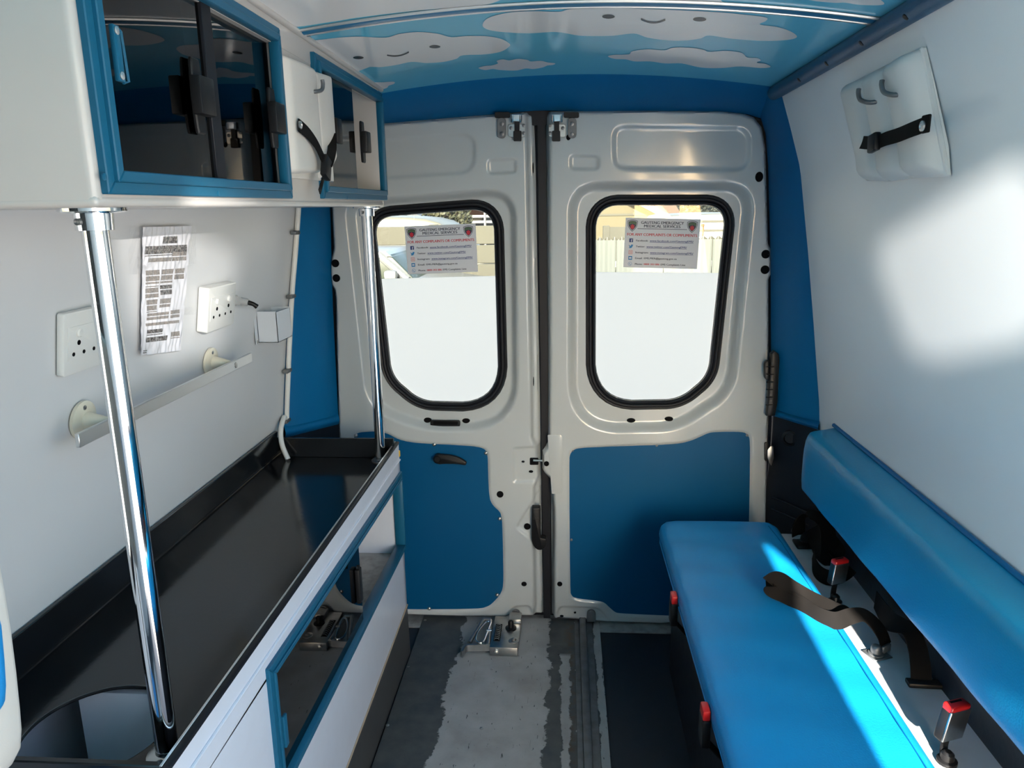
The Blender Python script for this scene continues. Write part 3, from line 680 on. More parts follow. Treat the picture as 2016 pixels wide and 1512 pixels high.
def sliding(par, ya, yb, za, zb, tag_, panes, handles):
    _, fr = frame_quad(par, [(ya, za), (yb, za), (yb, zb), (ya, zb)], .016, FX-.004, FX+.009, 'window_frame', 'frame_blue')
    frame_quad(fr, [(ya+.015, za+.015), (yb-.015, za+.015), (yb-.015, zb-.015), (ya+.015, zb-.015)], .014, FX-.006, FX+.015, 'frame_bead', 'frame_blue')
    for (p0, p1, xx) in panes:
        MB().box((xx-.004, p0, za+.022), (xx, p1, zb-.022), .0008, 1).obj('smoked_pane', 'smoked', fr)
    return fr
f1 = sliding(oc, .912, 1.552, 1.602, 1.925, 1, [(.945, 1.245, FX-.004), (1.215, 1.530, FX-.012)], None)
f2 = sliding(oc, 1.757, 2.395, 1.604, 1.921, 2, [(1.785, 2.10, FX-.004), (1.80, 2.13, FX-.012)], None)
# black edge strip and catches on the panes
s = MB().box((FX-.011, 1.232, 1.624), (FX+.001, 1.266, 1.903), .001, 1).obj('edge_strip', 'rubber', f1)
def catch(fr, y, z, x=FX-.001):
    MB().prism([Vector((x, y+a*.016, z+c)) for a, c in round_poly([(-1, -.055, .3), (1, -.055, .3), (1, .055, .3), (-1, .055, .3)], 3)], (.007, 0, 0), .002, 1).obj('catch_plate', 'black_plastic', fr)
    MB().box((x+.004, y-.024, z-.028), (x+.022, y+.024, z+.028), .003, 2).obj('catch_grip', 'black_plastic', fr)
q = P(385, 190, x=FX); catch(f1, q.y, q.z)
q = P(530, 232, x=FX); catch(f1, q.y+.01, q.z)
q = P(712, 280, x=FX); catch(f2, q.y, q.z)
q = P(662, 258, x=FX); MB().box((FX-.002, q.y-.02, q.z-.03), (FX+.010, q.y+.02, q.z+.03), .003, 2).obj('catch_grip', 'black_plastic', f2)
hb_ = MB(); q = P(207, 105, x=FX)
hb_.box((FX+.010, q.y-.004, q.z-.033), (FX+.017, q.y+.010, q.z+.033), .002, 2)
hb_.tube([(FX+.013, q.y+.008, q.z+.032), (FX+.013, q.y+.018, q.z+.028), (FX+.013, q.y+.022, q.z-.03), (FX+.013, q.y+.010, q.z-.033)], .002, 6)
hd = hb_.obj('pull_handle', 'frame_blue', f1)
for dz in (-.026, .026): MB().lathe((FX+.016, q.y+.002, q.z+dz), (1, 0, 0), [(.005, 0), (.005, .002), (.002, .0035)], 12).obj('rivet', 'alloy', f1)
for fr, pts in ((f1, ((206, 348), (430, 381))), (f2, ((684, 389), (758, 300)))):
    for px, py in pts:
        q = P(px, py, x=FX+.009); MB().lathe((FX+.008, q.y, q.z), (1, 0, 0), [(.0045, 0), (.0045, .0015), (.002, .002)], 10).obj('screw', 'frame_blue', fr)
# white cove along the cabinet top
MB().tube([(FX+.001, Y0+(2.42-Y0)*k/12, CZ(FX, Y0+(2.42-Y0)*k/12)-.004) for k in range(13)], .007, 10).obj('trim_9', 'cabinet_white', kind='structure')

# ---- padded bag holder between the two overhead windows
q0 = P(553, 104, x=FX+.012); q1 = P(650, 148, x=FX+.012); q2 = P(640, 352, x=FX+.012); q3 = P(574, 345, x=FX+.012)
bh = root('bag_holder', (FX, (q0.y+q1.y)/2, q3.z), 'cream padded drip-bag holder with hanging black strap on overhead cabinet', 'bag holder')
def pad(par, c4, xbase, depth, m, edge=.10, nm='pad', sgn=1):
    """puffed pad over quad c4=(TL,TR,BR,BL) given as (y,z[,x])"""
    def fn(u, v):
        a = Vector(c4[0])*(1-u)+Vector(c4[1])*u; d = Vector(c4[3])*(1-u)+Vector(c4[2])*u; p = a*(1-v)+d*v
        eu = min(u, 1-u)/edge; ev = min(v, 1-v)/(edge*.45); h = sqrt(max(0, 1-(1-min(1, eu))**2))*sqrt(max(0, 1-(1-min(1, ev))**2))
        h *= (.82+.18*sin(pi*u)); x = xbase(p.y)+sgn*(depth*h+.001)
        return (x, p.x, p.y)
    return MB().grid(fn, 26, 40).obj(nm, m, par, sharp=80)
V2 = lambda p: Vector((p.y, p.z))
ym = q0.y+(q1.y-q0.y)*.60
zt = lambda y: q0.z+(q1.z-q0.z)*(y-q0.y)/(q1.y-q0.y)
pad(bh, ((q0.y, q0.z), (ym, zt(ym)-.002), (ym+.01, q3.z+.012), (q0.y+.004, q3.z+.002)), lambda z: FX, .026, 'pad_cream')
pad(bh, ((ym-.002, zt(ym)-.004), (q1.y, q1.z), (q1.y+.002, q3.z+.05), (ym+.008, q3.z-.004)), lambda z: FX, .020, 'pad_cream')
MB().box((FX-.001, q0.y-.003, q3.z-.004), (FX+.004, q1.y+.002, zt(q1.y)-.01), .002, 1).obj('backing', 'pad_cream', bh)
def hook(par, p, side, m='steel'):
    pts = [p+Vector((-side*.004, 0, -.020)), p+Vector((side*.012, 0, -.022)), p+Vector((side*.024, 0, -.012)), p+Vector((side*.028, 0, .002)), p+Vector((side*.029, 0, .012))]
    return pts
q = P(620, 172, x=FX+.02)
MB().tube(spline([Vector(v) for v in ((FX+.016, q.y-.03, q.z-.012), (FX+.028, q.y-.022, q.z-.012), (FX+.036, q.y-.004, q.z-.006), (FX+.037, q.y+.004, q.z+.006), (FX+.036, q.y+.005, q.z+.016))]), .0042, 10).obj('bag_hook', 'dull_steel', bh)
SP = [P(588, 246, x=FX+.030), P(606, 262, x=FX+.032), P(622, 283, x=FX+.036), P(633, 306, x=FX+.040), P(640, 322, x=FX+.042)]
MB().ribbon(SP, [(0, .75, .65)]*2+[(0, .95, .3)]*3, .026, .0025).obj('strap', 'webbing', bh)
q = P(591, 246, x=FX+.032); MB().lathe((FX+.031, q.y, q.z), (1, 0, 0), [(.008, 0), (.008, .003), (.004, .0045), (.003, .002)], 16).obj('rivet', 'alloy', bh)
a = P(642, 330, x=FX+.045); MB().box((a.x-.007, a.y-.018, a.z-.024), (a.x+.007, a.y+.018, a.z+.024), .003, 2, Matrix.Rotation(radians(-24), 3, 'X')).obj('strap_buckle', 'black_plastic', bh)
MB().ribbon([P(640, 336, x=FX+.042), P(636, 352, x=FX+.036), P(629, 378, x=FX+.030)], [(0, .9, .4)]*3, .024, .0025).obj('strap_tail', 'webbing', bh)
MB().ribbon([P(652, 262, x=FX+.012), P(654, 290, x=FX+.030), P(650, 312, x=FX+.044), P(645, 326, x=FX+.045)], [(.8, .5, 0)]*4, .02, .0025).obj('strap', 'webbing', bh)

# ---- chrome poles
ZC, ZL = .765, .806          # worktop surface and raised lip
for i, (py_, lab) in enumerate(((.958, 'chrome support pole next to the round worktop hole'), (2.338, 'chrome support pole next to the rear door window'))):
    x = -.520; rt = root('support_pole', (x, py_, ZC), lab, 'pole', 'chrome poles between worktop and overhead cabinet')
    MB().tube([(x, py_, ZC+.002), (x, py_, Z0-.004)], .0165, 28).obj('tube', 'chrome', rt)
    ft = MB().lathe((x, py_, Z0), (0, 0, -1), [(.041, 0), (.041, .004), (.036, .006), (.024, .007), (.023, .028), (.0168, .029)], 32).obj('top_flange', 'chrome', rt)
    MB().lathe((x-.006, py_-.022, Z0-.017), (-.1, -1, 0), [(.0045, 0), (.0045, .004), (.002, .002)], 10).obj('set_screw', 'dull_steel', ft)
    fb = MB().lathe((x, py_, ZC), (0, 0, 1), [(.031, 0), (.031, .003), (.027, .005), (.0175, .008), (.0168, .014)], 32).obj('base_flange', 'steel', rt)
    for a in (120, 240, 0):
        MB().lathe((x+.024*cos(radians(a+150)), py_+.024*sin(radians(a+150)), ZC+.005), (0, 0, 1), [(.005, 0), (.005, .002), (.002, .003)], 10).obj('screw', 'dull_steel', fb)

# ---- black worktop tray with round bin hole
wt = root('worktop', (-.69, 1.65, ZC-.02), 'long glossy black worktop tray with a round hole at one end', 'worktop')
hc, hr = (-.667, 1.010), .112; wy0, wy1, wx0, wx1 = .885, 2.375, -.905, FX-.010
angs = sorted(set([2*pi*k/72 for k in range(72)]+[atan2(yy-hc[1], xx-hc[0]) % (2*pi) for xx in (wx0, wx1) for yy in (wy0, wy1)]))
inner = []; outer = []
for a in angs:
    dx, dy = cos(a), sin(a); ts = []
    if dx > 1e-9: ts.append((wx1-hc[0])/dx)
    if dx < -1e-9: ts.append((wx0-hc[0])/dx)
    if dy > 1e-9: ts.append((wy1-hc[1])/dy)
    if dy < -1e-9: ts.append((wy0-hc[1])/dy)
    t = min(ts); inner.append((hc[0]+dx*hr, hc[1]+dy*hr, ZC)); outer.append((hc[0]+dx*t, hc[1]+dy*t, ZC))
MB().ring(outer, inner, (0, 0, -.006)).obj('tray_base', 'black_top', wt, sharp=30)
n = len(inner); MB().ring([(hc[0]+(p[0]-hc[0])*1.012, hc[1]+(p[1]-hc[1])*1.012, ZC+.0006) for p in inner], inner, (0, 0, -.004)).obj('hole_edge', 'kick_grey', wt)
xb = LW(.85)
up = MB(); up.prism([(LW(ZC)+.012, wy0, ZC), (LW(ZC)+.004, wy0, ZC), (LW(.853)+.001, wy0, .853), (LW(.853)+.012, wy0, .853)], (0, wy1-wy0, 0), .002, 1); up.obj('back_upstand', 'black_top', wt)
MB().tube([(LW(ZC)+.013, wy0+.02, ZC+.003), (LW(ZC)+.013, wy1-.01, ZC+.003)], .004, 8).obj('upstand_bead', 'black_top', wt)
MB().box((LW(.8), wy1-.012, ZC), (FX-.006, wy1, .832), .002, 1).obj('end_upstand', 'black_top', wt)
MB().box((LW(.8), wy0, ZC), (FX-.006, wy0+.012, ZL), .002, 1).obj('end_lip', 'black_top', wt)
lp = MB().box((FX-.014, wy0, ZC-.01), (FX-.0185+.012, 2.415, ZL), .002, 2).box((FX-.010, wy0, ZL-.007), (FX+.002, 2.415, ZL+.001), .0025, 2).obj('front_lip', 'rubber', wt)
MB().box((FX-.0145, wy0, ZL-.0005), (FX-.0105, 2.415, ZL+.0015), .0005, 1).obj('lip_edge', 'alloy', wt)

# ---- lower storage cabinet
sc = root('storage_cabinet', (-.69, 1.65, 0), 'white floor cabinet with blue-framed sliding window and dark kick board', 'cabinet')
CY1 = 2.412
NT = P(522, 1318, x=FX); FT = P(788, 926, x=FX); FB = P(795, 1080, x=FX); NB = P(584, 1512, x=FX)
zb0 = NB.z+.012; nt_, ft_, fb_, nb_ = (NT.y, NT.z), (CY1-.003, FT.z), (CY1-.003, FB.z), (NT.y, zb0)
T = .018
b = MB()
zkN, zkF = .145, .195
def quad(pts): b.prism([Vector((FX, *p)) for p in pts], (-T, 0, 0))
quad([(wy0, ZC-.012), (wy0, NT.z-.02), (CY1, FT.z-.012), (CY1, ZC-.012)])
b.box((FX-.006, wy0, ZC-.013), (FX-.0004, CY1, ZL-.008))
quad([(wy0, NB.z+.02), (wy0, zkN), (CY1, zkF), (CY1, FB.z+.012), (NT.y, zb0+.016)])
quad([(wy0, NT.z-.02), (wy0, NB.z), (NT.y+.016, zb0+.01), (NT.y+.016, NT.z-.02)])
b.box((LW(.4), wy0, 0), (FX, wy0+T, ZC-.02)); b.box((LW(.4)+.02, CY1-T, 0), (FX, CY1, ZC-.02))
b.obj('cabinet_body', 'laminate_white', sc)
MB().box((LW(.5)+.02, wy0+T, FB.z-.030), (FX-T, CY1-T, FB.z-.012)).obj('shelf', 'alloy_dirty', sc)
MB().box((LW(.5)+.012, wy0+T, .05), (LW(.5)+.02, CY1-T, ZC-.02)).obj('back_board', 'laminate_white', sc)
MB().prism([Vector((FX+.004, wy0, .001)), Vector((FX+.004, CY1, .001)), Vector((FX+.001, CY1, zkF)), Vector((FX+.001, wy0, zkN))], (-.015, 0, 0)).obj('kick_board', 'kick_grey', sc)
MB().tube([(FX+.002, wy0, zkN), (FX+.002, CY1, zkF)], .0025, 6).obj('raw_edge', 'raw_edge', sc)
# bin compartment panel seen through the hole
MB().box((-.782, 1.128, .25), (FX-T, 1.140, ZC-.021)).obj('bin_panel', 'laminate_white', sc)
# extruded top trim with ridge, yellow end cap
for dz, r in ((.745, .003), (.752-.02, .002)):
    pass
zr = lambda t: (ZL+NT.z)/2*(1-t)+(ZL+FT.z)/2*t-.012
MB().tube([(FX+.001, wy0, zr(0)-.0), (FX+.001, CY1, zr(1))], .0035, 8).obj('trim_ridge', 'laminate_white', sc)
MB().box((FX-.004, CY1-.002, .752), (FX+.003, CY1+.006, .775), .003, 2).obj('end_cap', 'yellow_plastic', sc)
inn, sw = frame_quad(sc, [nb_, fb_, ft_, nt_], .015, FX-.020, FX+.008, 'window_frame', 'frame_blue')
inn2, _ = frame_quad(sw, [tuple(p) for p in inn], .010, FX-.022, FX+.012, 'frame_bead', 'frame_blue')
pe = P(707, 1070, x=FX).y
def zz(t, top):
    a, c = (inn2[3], inn2[2]) if top else (inn2[0], inn2[1]); return a[1]+(c[1]-a[1])*(t-a[0])/(c[0]-a[0])
for k, (y0, y1, xx) in enumerate(((inn2[0][0]-.004, pe, FX-.002), (inn2[0][0]+.03, pe+.02, FX-.014))):
    MB().prism([Vector((xx, y0, zz(y0, 0)-.004)), Vector((xx, y1, zz(y1, 0)-.004)), Vector((xx, y1, zz(y1, 1)+.004)), Vector((xx, y0, zz(y0, 1)+.004))], (-.004, 0, 0)).obj('smoked_pane', 'smoked', sw)
q = P(704, 1150, x=FX); MB().box((FX-.001, q.y-.018, q.z-.05), (FX+.012, q.y+.008, q.z+.05), .003, 2).obj('catch_grip', 'black_plastic', sw)
q = P(704, 1130, x=FX+.012); MB().lathe((FX+.011, q.y, q.z+.02), (1, 0, 0), [(.006, 0), (.006, .006), (.003, .008)], 10).obj('catch_screw', 'black_plastic', sw)
q = P(548, 1440, x=FX); MB().box((FX+.009, q.y-.004, q.z-.035), (FX+.016, q.y+.012, q.z+.035), .002, 2).obj('pull_handle', 'frame_blue', sw)

# ---- wall fittings
def wall_frame(p):
    """local axes on the left wall: u along +y, v up along the wall, n into the van"""
    s = (LW(p.z+.05)-LW(p.z-.05))/.1; v = Vector((s, 0, 1)).normalized(); u = Vector((0, 1, 0)); return u, v, v.cross(u)*-1 if v.cross(u).x < 0 else v.cross(u)
def socket(c, lab, w_, h_, d_):
    u, v, nn = wall_frame(c); rt = root('power_socket', c-v*h_/2, lab, 'socket', 'white double power sockets on the wall')
    L = lambda a, b_, e: c+u*a+v*b_+nn*e
    def slab(x0, y0, x1, y1, r, e0, e1, nm, m, bev=.002, par=rt):
        pp = round_poly([(x0, y0, r), (x1, y0, r), (x1, y1, r), (x0, y1, r)], 4); return MB().prism([L(a, b_, e0) for a, b_ in pp], nn*(e1-e0), bev, 2).obj(nm, m, par)
    slab(-w_/2, -h_/2, w_/2, h_/2, .005, .0, d_, 'cover_plate', 'plastic_white', .003)
    fp = slab(-w_*.42, -h_*.26, w_*.42, h_*.27, .001, d_, d_+.0012, 'face_plate', 'plastic_white', .0003)
    for s in (-.21, .21):
        k = L(s*w_, h_*.16, d_+.001); MB().lathe(k, nn, [(.0085, 0), (.0085, .003), (.006, .005)], 18).obj('rocker_switch', 'plastic_white', rt)
        for a, b_, r in ((0, -.0, .0048), (-.105, -.17, .0038), (.105, -.17, .0038)):
            k = L((s+a)*w_, b_*h_, d_+.0008); MB().lathe(k, nn, [(r, 0), (r, .0012)], 12).obj('pin_hole', 'hole_black', rt)
    return rt
a, c_ = PWL(113, 740), PWL(207, 592); cc = PWL(160, 666)
socket(cc, 'white double power socket left of the taped notice, nearer the round hole', (c_.y-a.y)*1.02, .118, .014)
cc = PWL(417, 601); a, c_ = PWL(392, 601), PWL(446, 601)
socket(cc, 'white double power socket right of the taped notice, by the cable gland', (c_.y-a.y), .115, .028)
def gland(px, py, lab, with_nut):
    p = PWL(px, py); u, v, nn = wall_frame(p); rt = root('cable_gland', p, lab, 'cable gland')
    if with_nut:
        MB().lathe(p, nn, [(.018, 0), (.018, .004), (.013, .005), (.013, .022)], 6).obj('hex_nut', 'socket_grey', rt)
        MB().lathe(p+nn*.022, nn, [(.011, 0), (.0105, .016), (.008, .019)], 18).obj('sleeve', 'socket_grey', rt)
        MB().tube([p+nn*.038, p+nn*.052+Vector((0, .004, -.003)), p+nn*.060+Vector((0, .010, -.010))], [.007, .006, .007], 10).obj('cable_end', 'black_plastic', rt)
    else:
        MB().lathe(p, nn, [(.016, 0), (.016, .006), (.012, .007), (.012, .018), (.009, .02)], 16).obj('sleeve', 'black_plastic', rt)
        MB().tube([p+nn*.018, p+nn*.03+Vector((0, 0, -.006))], .006, 10).obj('cable_end', 'black_plastic', rt)
gland(461, 591, 'grey hexagonal cable gland with black plug beside the wall socket', True)
gland(209, 648, 'black cable gland half hidden by the chrome pole', False)

# equipment rail: flat bar on two round cream stand-offs
ra = P(152, 868, x=LW(1.19)+.062); rb_ = P(494, 707, x=LW(1.19)+.062)
er = root('equipment_rail', (ra.x, (ra.y+rb_.y)/2, ra.z), 'flat aluminium equipment rail on two cream stand-offs', 'rail')
MB().box((ra.x-.004, ra.y, ra.z-.013), (ra.x+.004, rb_.y, ra.z+.013), .001, 1).obj('rail_bar', 'alloy', er)
for (mx, my), sx in (((161, 826), 228), ((413, 712), 462)):
    p = PWL(mx, my); u, v, nn = wall_frame(p)
    st_ = MB().lathe(p, nn, [(.038, 0), (.038, .006), (.032, .009), (.018, .011)], 32).obj('standoff', 'plastic_cream', er)
    e = P(sx, 835 if sx < 300 else 723, x=ra.x); e = Vector((ra.x-.004, e.y, ra.z))
    MB().tube([p+nn*.006, p+nn*.03+(e-p)*.35, e-Vector((.004, .0, 0)), e+Vector((.001, 0, 0))], [.018, .011, .009, .009], 14).obj('arm', 'plastic_cream', st_)
    for k in (-1, 1):
        MB().lathe(p+v*.026*k-u*.004*k+nn*.008, nn, [(.0055, 0), (.0055, .002), (.002, .003)], 10).obj('screw', 'steel', st_)
    MB().lathe(e+Vector((.008, 0, 0)), (1, 0, 0), [(.008, 0), (.008, .0012), (.004, .002)], 16).obj('rail_screw', 'steel', er)
# steel pen box
A = PWL(502, 640); u, v, nn = wall_frame(A)
B = P(570, 632, x=LW(1.26)+.005)
bx = root('steel_box', (LW(1.2), A.y+.06, 1.17), 'small open-topped white steel box screwed to the wall', 'box')
wx = LW(1.22)+.002; y0, y1, z0, z1 = A.y, A.y+.135, 1.187, 1.285; dp = .062
b = MB(); t = .0018
b.box((wx, y0+.018, z0), (wx+t, y1, z1)); b.box((wx+dp-t, y0+.018, z0), (wx+dp, y1, z1-.006)); b.box((wx, y0+.018, z0), (wx+dp, y0+.018+t, z1-.003)); b.box((wx, y1-t, z0), (wx+dp, y1, z1-.003)); b.box((wx, y0+.018, z0), (wx+dp, y1, z0+t))
b.obj('box_shell', 'steel_white', bx)
fl = MB().box((wx-.002, y0, z0-.004), (wx, y0+.02, z1+.006), .0006, 1).obj('fixing_flange', 'steel_white', bx)
for zz_ in (z0+.004, z1-.004): MB().lathe((wx, y0+.009, zz_), (1, 0, 0), [(.005, 0), (.005, .002), (.002, .003)], 10).obj('screw', 'steel', fl)
# conduit with saddles
cp = [PWL(x, y, .010) for x, y in ((588, 404), (584, 480), (577, 585), (571, 690), (566, 785), (565, 828))]
e1, e2, e3 = P(556, 850, y=2.40), P(557, 878, y=2.36), P(565, 906, y=2.335)
cp = [Vector((p.x, min(p.y, 2.462), p.z)) for p in cp]
cn = root('conduit', (cp[-1].x, 2.44, ZC), 'thin white plastic conduit clipped down the end of the wall', 'conduit')
zc_ = [p.z for p in cp]; path = cp+[Vector((cp[-1].x+.004, 2.435, .885)), Vector((cp[-1].x+.012, 2.375, .858)), Vector((cp[-1].x+.022, 2.348, .815)), Vector((cp[-1].x+.045, 2.332, .768))]
sm = []
for i in range(len(path)-1):
    for k in range(5):
        g = lambda j: path[min(max(j, 0), len(path)-1)]
        t = k/5; p0, p1, p2, p3 = g(i-1), g(i), g(i+1), g(i+2)
        sm.append(0.5*((2*p1)+(p2-p0)*t+(2*p0-5*p1+4*p2-p3)*t*t+(3*p1-p0-3*p2+p3)*t**3))
sm.append(path[-1]); MB().tube(sm, .0085, 12).obj('pipe', 'plastic_white', cn)
for px, py in ((582, 458), (574, 583), (566, 729), (564, 827)):
    p = PWL(px, py, .010); p.y = min(p.y, 2.462)
    MB().box((p.x-.008, p.y-.030, p.z-.006), (p.x+.012, p.y+.013, p.z+.006), .003, 2).obj('saddle_clip', 'dull_steel', cn)

# taped laminated notice, crumpled
tl, tr_, br_, bl_ = PWL(272, 447), PWL(368, 445), PWL(348, 690), PWL(268, 700)
NU, NV = 56, 130
ph = rng.uniform(0, 6.28, (14, 2)); fr_ = rng.uniform(-38, 38, (14, 2)); am = rng.uniform(.0003, .0011, 14)
def sheet(u, v):
    p = (tl*(1-u)+tr_*u)*(1-v)+(bl_*(1-u)+br_*u)*v
    h = sum(a*abs(sin(f[0]*u+f[1]*v*.6+q[0])) for a, f, q in zip(am, fr_, ph))
    return (LW(p.z)+.0035+h, p.y, p.z)
mb = MB().grid(sheet, NU, NV)
no = mb.obj('laminated_notice', ['paper', 'paper_grey', 'paper_dark'], label='crumpled laminated notice with grey printed blocks taped to the wall', cat='notice', sharp=50)
blocks = [(.05, .14, .95, .22, 2), (.10, .23, .60, .27, 1), (.62, .20, .95, .27, 1), (.08, .33, .36, .44, 1), (.40, .33, .66, .44, 1), (.70, .33, .92, .42, 1), (.08, .45, .36, .55, 1), (.40, .45, .66, .53, 2), (.10, .56, .34, .66, 1), (.40, .55, .66, .63, 1), (.12, .67, .62, .72, 1), (.66, .66, .90, .72, 1), (.10, .74, .90, .77, 1), (.12, .80, .50, .85, 2), (.10, .86, .62, .90, 2), (.70, .84, .92, .89, 1), (.06, .96, .16, .985, 2), (.40, .08, .72, .13, 2)]
mi = [0]*(NU*NV)
for j in range(NV):
    for i in range(NU):
        u_, v_ = (i+.5)/NU, (j+.5)/NV
        for (a0, b0, a1, b1, k) in blocks:
            if a0 < u_ < a1 and b0 < v_ < b1 and not (k == 1 and (j % 6 == 0)) and not (k == 2 and j % 9 == 0): mi[j*NU+i] = k
no.data.polygons.foreach_set('material_index', mi)
# tape strips
m, n, l, out = special('clear_tape')
tr = n.new('ShaderNodeBsdfTransparent'); gl = n.new('ShaderNodeBsdfGlossy'); gl.inputs['Roughness'].default_value = .12
mx = n.new('ShaderNodeMixShader'); mx.inputs[0].default_value = .10; l.new(tr.outputs[0], mx.inputs[1]); l.new(gl.outputs[0], mx.inputs[2]); l.new(mx.outputs[0], out.inputs[0])
for (x0, y0_, x1, y1_, hh) in ((245, 448, 290, 540, 1), (355, 447, 378, 520, 1), (262, 505, 372, 530, 0), (330, 605, 378, 620, 0), (262, 470, 272, 690, 1)):
    c4 = [PWL(x0, y0_), PWL(x1, y0_), PWL(x1, y1_), PWL(x0, y1_)]
    def tp(u, v, c4=c4, k=x0):
        p = (c4[0]*(1-u)+c4[1]*u)*(1-v)+(c4[3]*(1-u)+c4[2]*u)*v; return (LW(p.z)+.0100+.0010*sin(17*u+9*v+k), p.y, p.z)
    MB().grid(tp, 10, 14).obj('tape', 'clear_tape', no)

# ---- attendant seat whose back edge stands at the front end of the worktop
ast = root('attendant_seat', (-.70, .55, 0), 'beige moulded seat back with blue padded insert at the worktop end', 'seat')
yS = .68
sp_ = [P(x, y, y=yS) for x, y in ((-4, 1030), (8, 1100), (20, 1170), (31, 1240), (41, 1320), (48, 1390), (51, 1430), (49, 1466), (36, 1492), (14, 1512), (-30, 1528))]
ol = [Vector((p.x, yS, p.z)) for p in sp_]; xl = -.88
ol += [Vector((xl+.02, yS, ol[-1].z)), Vector((xl, yS, ol[-1].z+.03)), Vector((xl, yS, ol[0].z+.05)), Vector((xl+.04, yS, ol[0].z+.10)), Vector((ol[0].x-.06, yS, ol[0].z+.10))]
MB().prism(ol, (0, -.05, 0), .010, 3).obj('back_shell', 'plastic_beige', ast)
ip = [P(x, y, y=yS-.05) for x, y in ((-6, 1180), (8, 1232), (14, 1300), (17, 1350), (15, 1380), (2, 1400), (-40, 1404))]
il = [Vector((p.x, yS-.048, p.z)) for p in ip]+[Vector((-.80, yS-.048, ip[-1].z)), Vector((-.80, yS-.048, ip[0].z+.03)), Vector((ip[0].x-.05, yS-.048, ip[0].z+.03))]
MB().prism(il, (0, -.02, 0), .008, 2).obj('back_cushion', 'seat_insert', ast)
MB().box((-.86, .24, .42), (-.56, .62, .50), .02, 3).obj('seat_cushion', 'seat_insert', ast)
MB().box((-.85, .26, .38), (-.57, .64, .42), .01, 2).obj('seat_pan', 'plastic_beige', ast)
MB().box((-.74, .61, .40), (-.68, .65, ol[0].z), .008, 2).obj('back_post', 'plastic_beige', ast)
MB().lathe((-.71, .46, 0), (0, 0, 1), [(.12, 0), (.12, .02), (.045, .04), (.04, .38)], 24).obj('pedestal', 'dull_steel', ast)
# ================================================================== right side
# ---- padded bag holder on the right wall: three puffed columns
def wq(px, py): p = PWR(px, py); return Vector((p.y, p.z))
TL, TM1, TM2, TR = wq(1672, 168), wq(1722, 146), wq(1766, 126), wq(1824, 91)
BL, BM1, BM2, BR = wq(1712, 356), wq(1754, 357), wq(1803, 350), wq(1873, 347)
rh = root('bag_holder', (RW(1.6), (TL.x+TR.x)/2, BR.y), 'white padded drip-bag holder with two hooks on the bare wall', 'bag holder')
for a, b_, c_, d_, dp in ((TL, TM1, BM1, BL, .042), (TM1, TM2, BM2, BM1, .046), (TM2, TR, BR, BM2, .050)):
    pad(rh, (tuple(a), tuple(b_), tuple(c_), tuple(d_)), RW, dp, 'pad_white', .30, sgn=-1)
back = MB(); cs = [TL, TR, BR, BL]
back.prism([Vector((RW(p.y)+.002, p.x, p.y)) for p in cs], (-.012, 0, 0), .003, 1).obj('backing', 'pad_white', rh)
for px, py in ((1703, 186), (1750, 170)):
    p = PWR(px, py, -.046); k = p
    MB().tube(spline([k+Vector((.012, -.042, -.020)), k+Vector((-.002, -.030, -.020)), k+Vector((-.012, -.010, -.012)), k+Vector((-.014, 0, .002)), k+Vector((-.013, .003, .012))]), .0048, 10).obj('bag_hook', 'dull_steel', rh)
sp1 = [PWR(x, y, -o) for x, y, o in ((1824, 244, .052), (1795, 255, .060), (1768, 266, .058), (1745, 273, .056), (1722, 281, .054), (1692, 280, .036))]
MB().ribbon(sp1, [(0, 0, 1)]*6, .028, .0025).obj('strap', 'webbing', rh)
MB().box((sp1[0].x-.004, sp1[0].y-.014, sp1[0].z-.016), (sp1[0].x+.002, sp1[0].y+.014, sp1[0].z+.016), .0015, 1).obj('strap_end', 'webbing', rh)
p = PWR(1817, 248, -.058); MB().lathe(p, (-1, 0, 0), [(.0095, 0), (.0095, .003), (.005, .005), (.0035, .002)], 18).obj('rivet', 'alloy', rh)
p = PWR(1721, 281, -.060); MB().box((p.x-.008, p.y-.020, p.z-.019), (p.x+.007, p.y+.020, p.z+.019), .004, 2, Matrix.Rotation(radians(-8), 3, 'X')).obj('strap_buckle', 'black_plastic', rh)

# ---- bench: seat on a base box
ZS, ZBASE = .555, .497
bn = root('bench', (.66, 1.55, 0), 'long bench seat with blue vinyl cushion on a white-topped base', 'bench')
yE = 2.375
MB().box((.455, .62, 0), (.958, yE-.02, ZBASE-.004)).obj('base_box', 'black_liner', bn)
MB().box((.44, .60, ZBASE-.014), (.960, 2.40, ZBASE), .002, 1).obj('base_top', 'base_paint', bn)
MB().box((.945, .60, ZBASE-.02), (.962, 2.44, .93)).obj('back_board', 'black_liner', bn)
def cushion(lo, hi, bev, name, m, par, seg=5, crown=.008, wr_=.0):
    lo, hi = Vector(lo), Vector(hi); b = bmesh.new(); bmesh.ops.create_cube(b, size=1.0)
    c = (lo+hi)/2; d = hi-lo
    for v in b.verts: v.co = Vector((v.co.x*d.x, v.co.y*d.y, v.co.z*d.z))
    bmesh.ops.bevel(b, geom=list(b.edges), offset=bev, segments=seg, affect='EDGES', profile=0.5)
    for v in b.verts: v.co += c
    mb = MB().bm(b); return mb
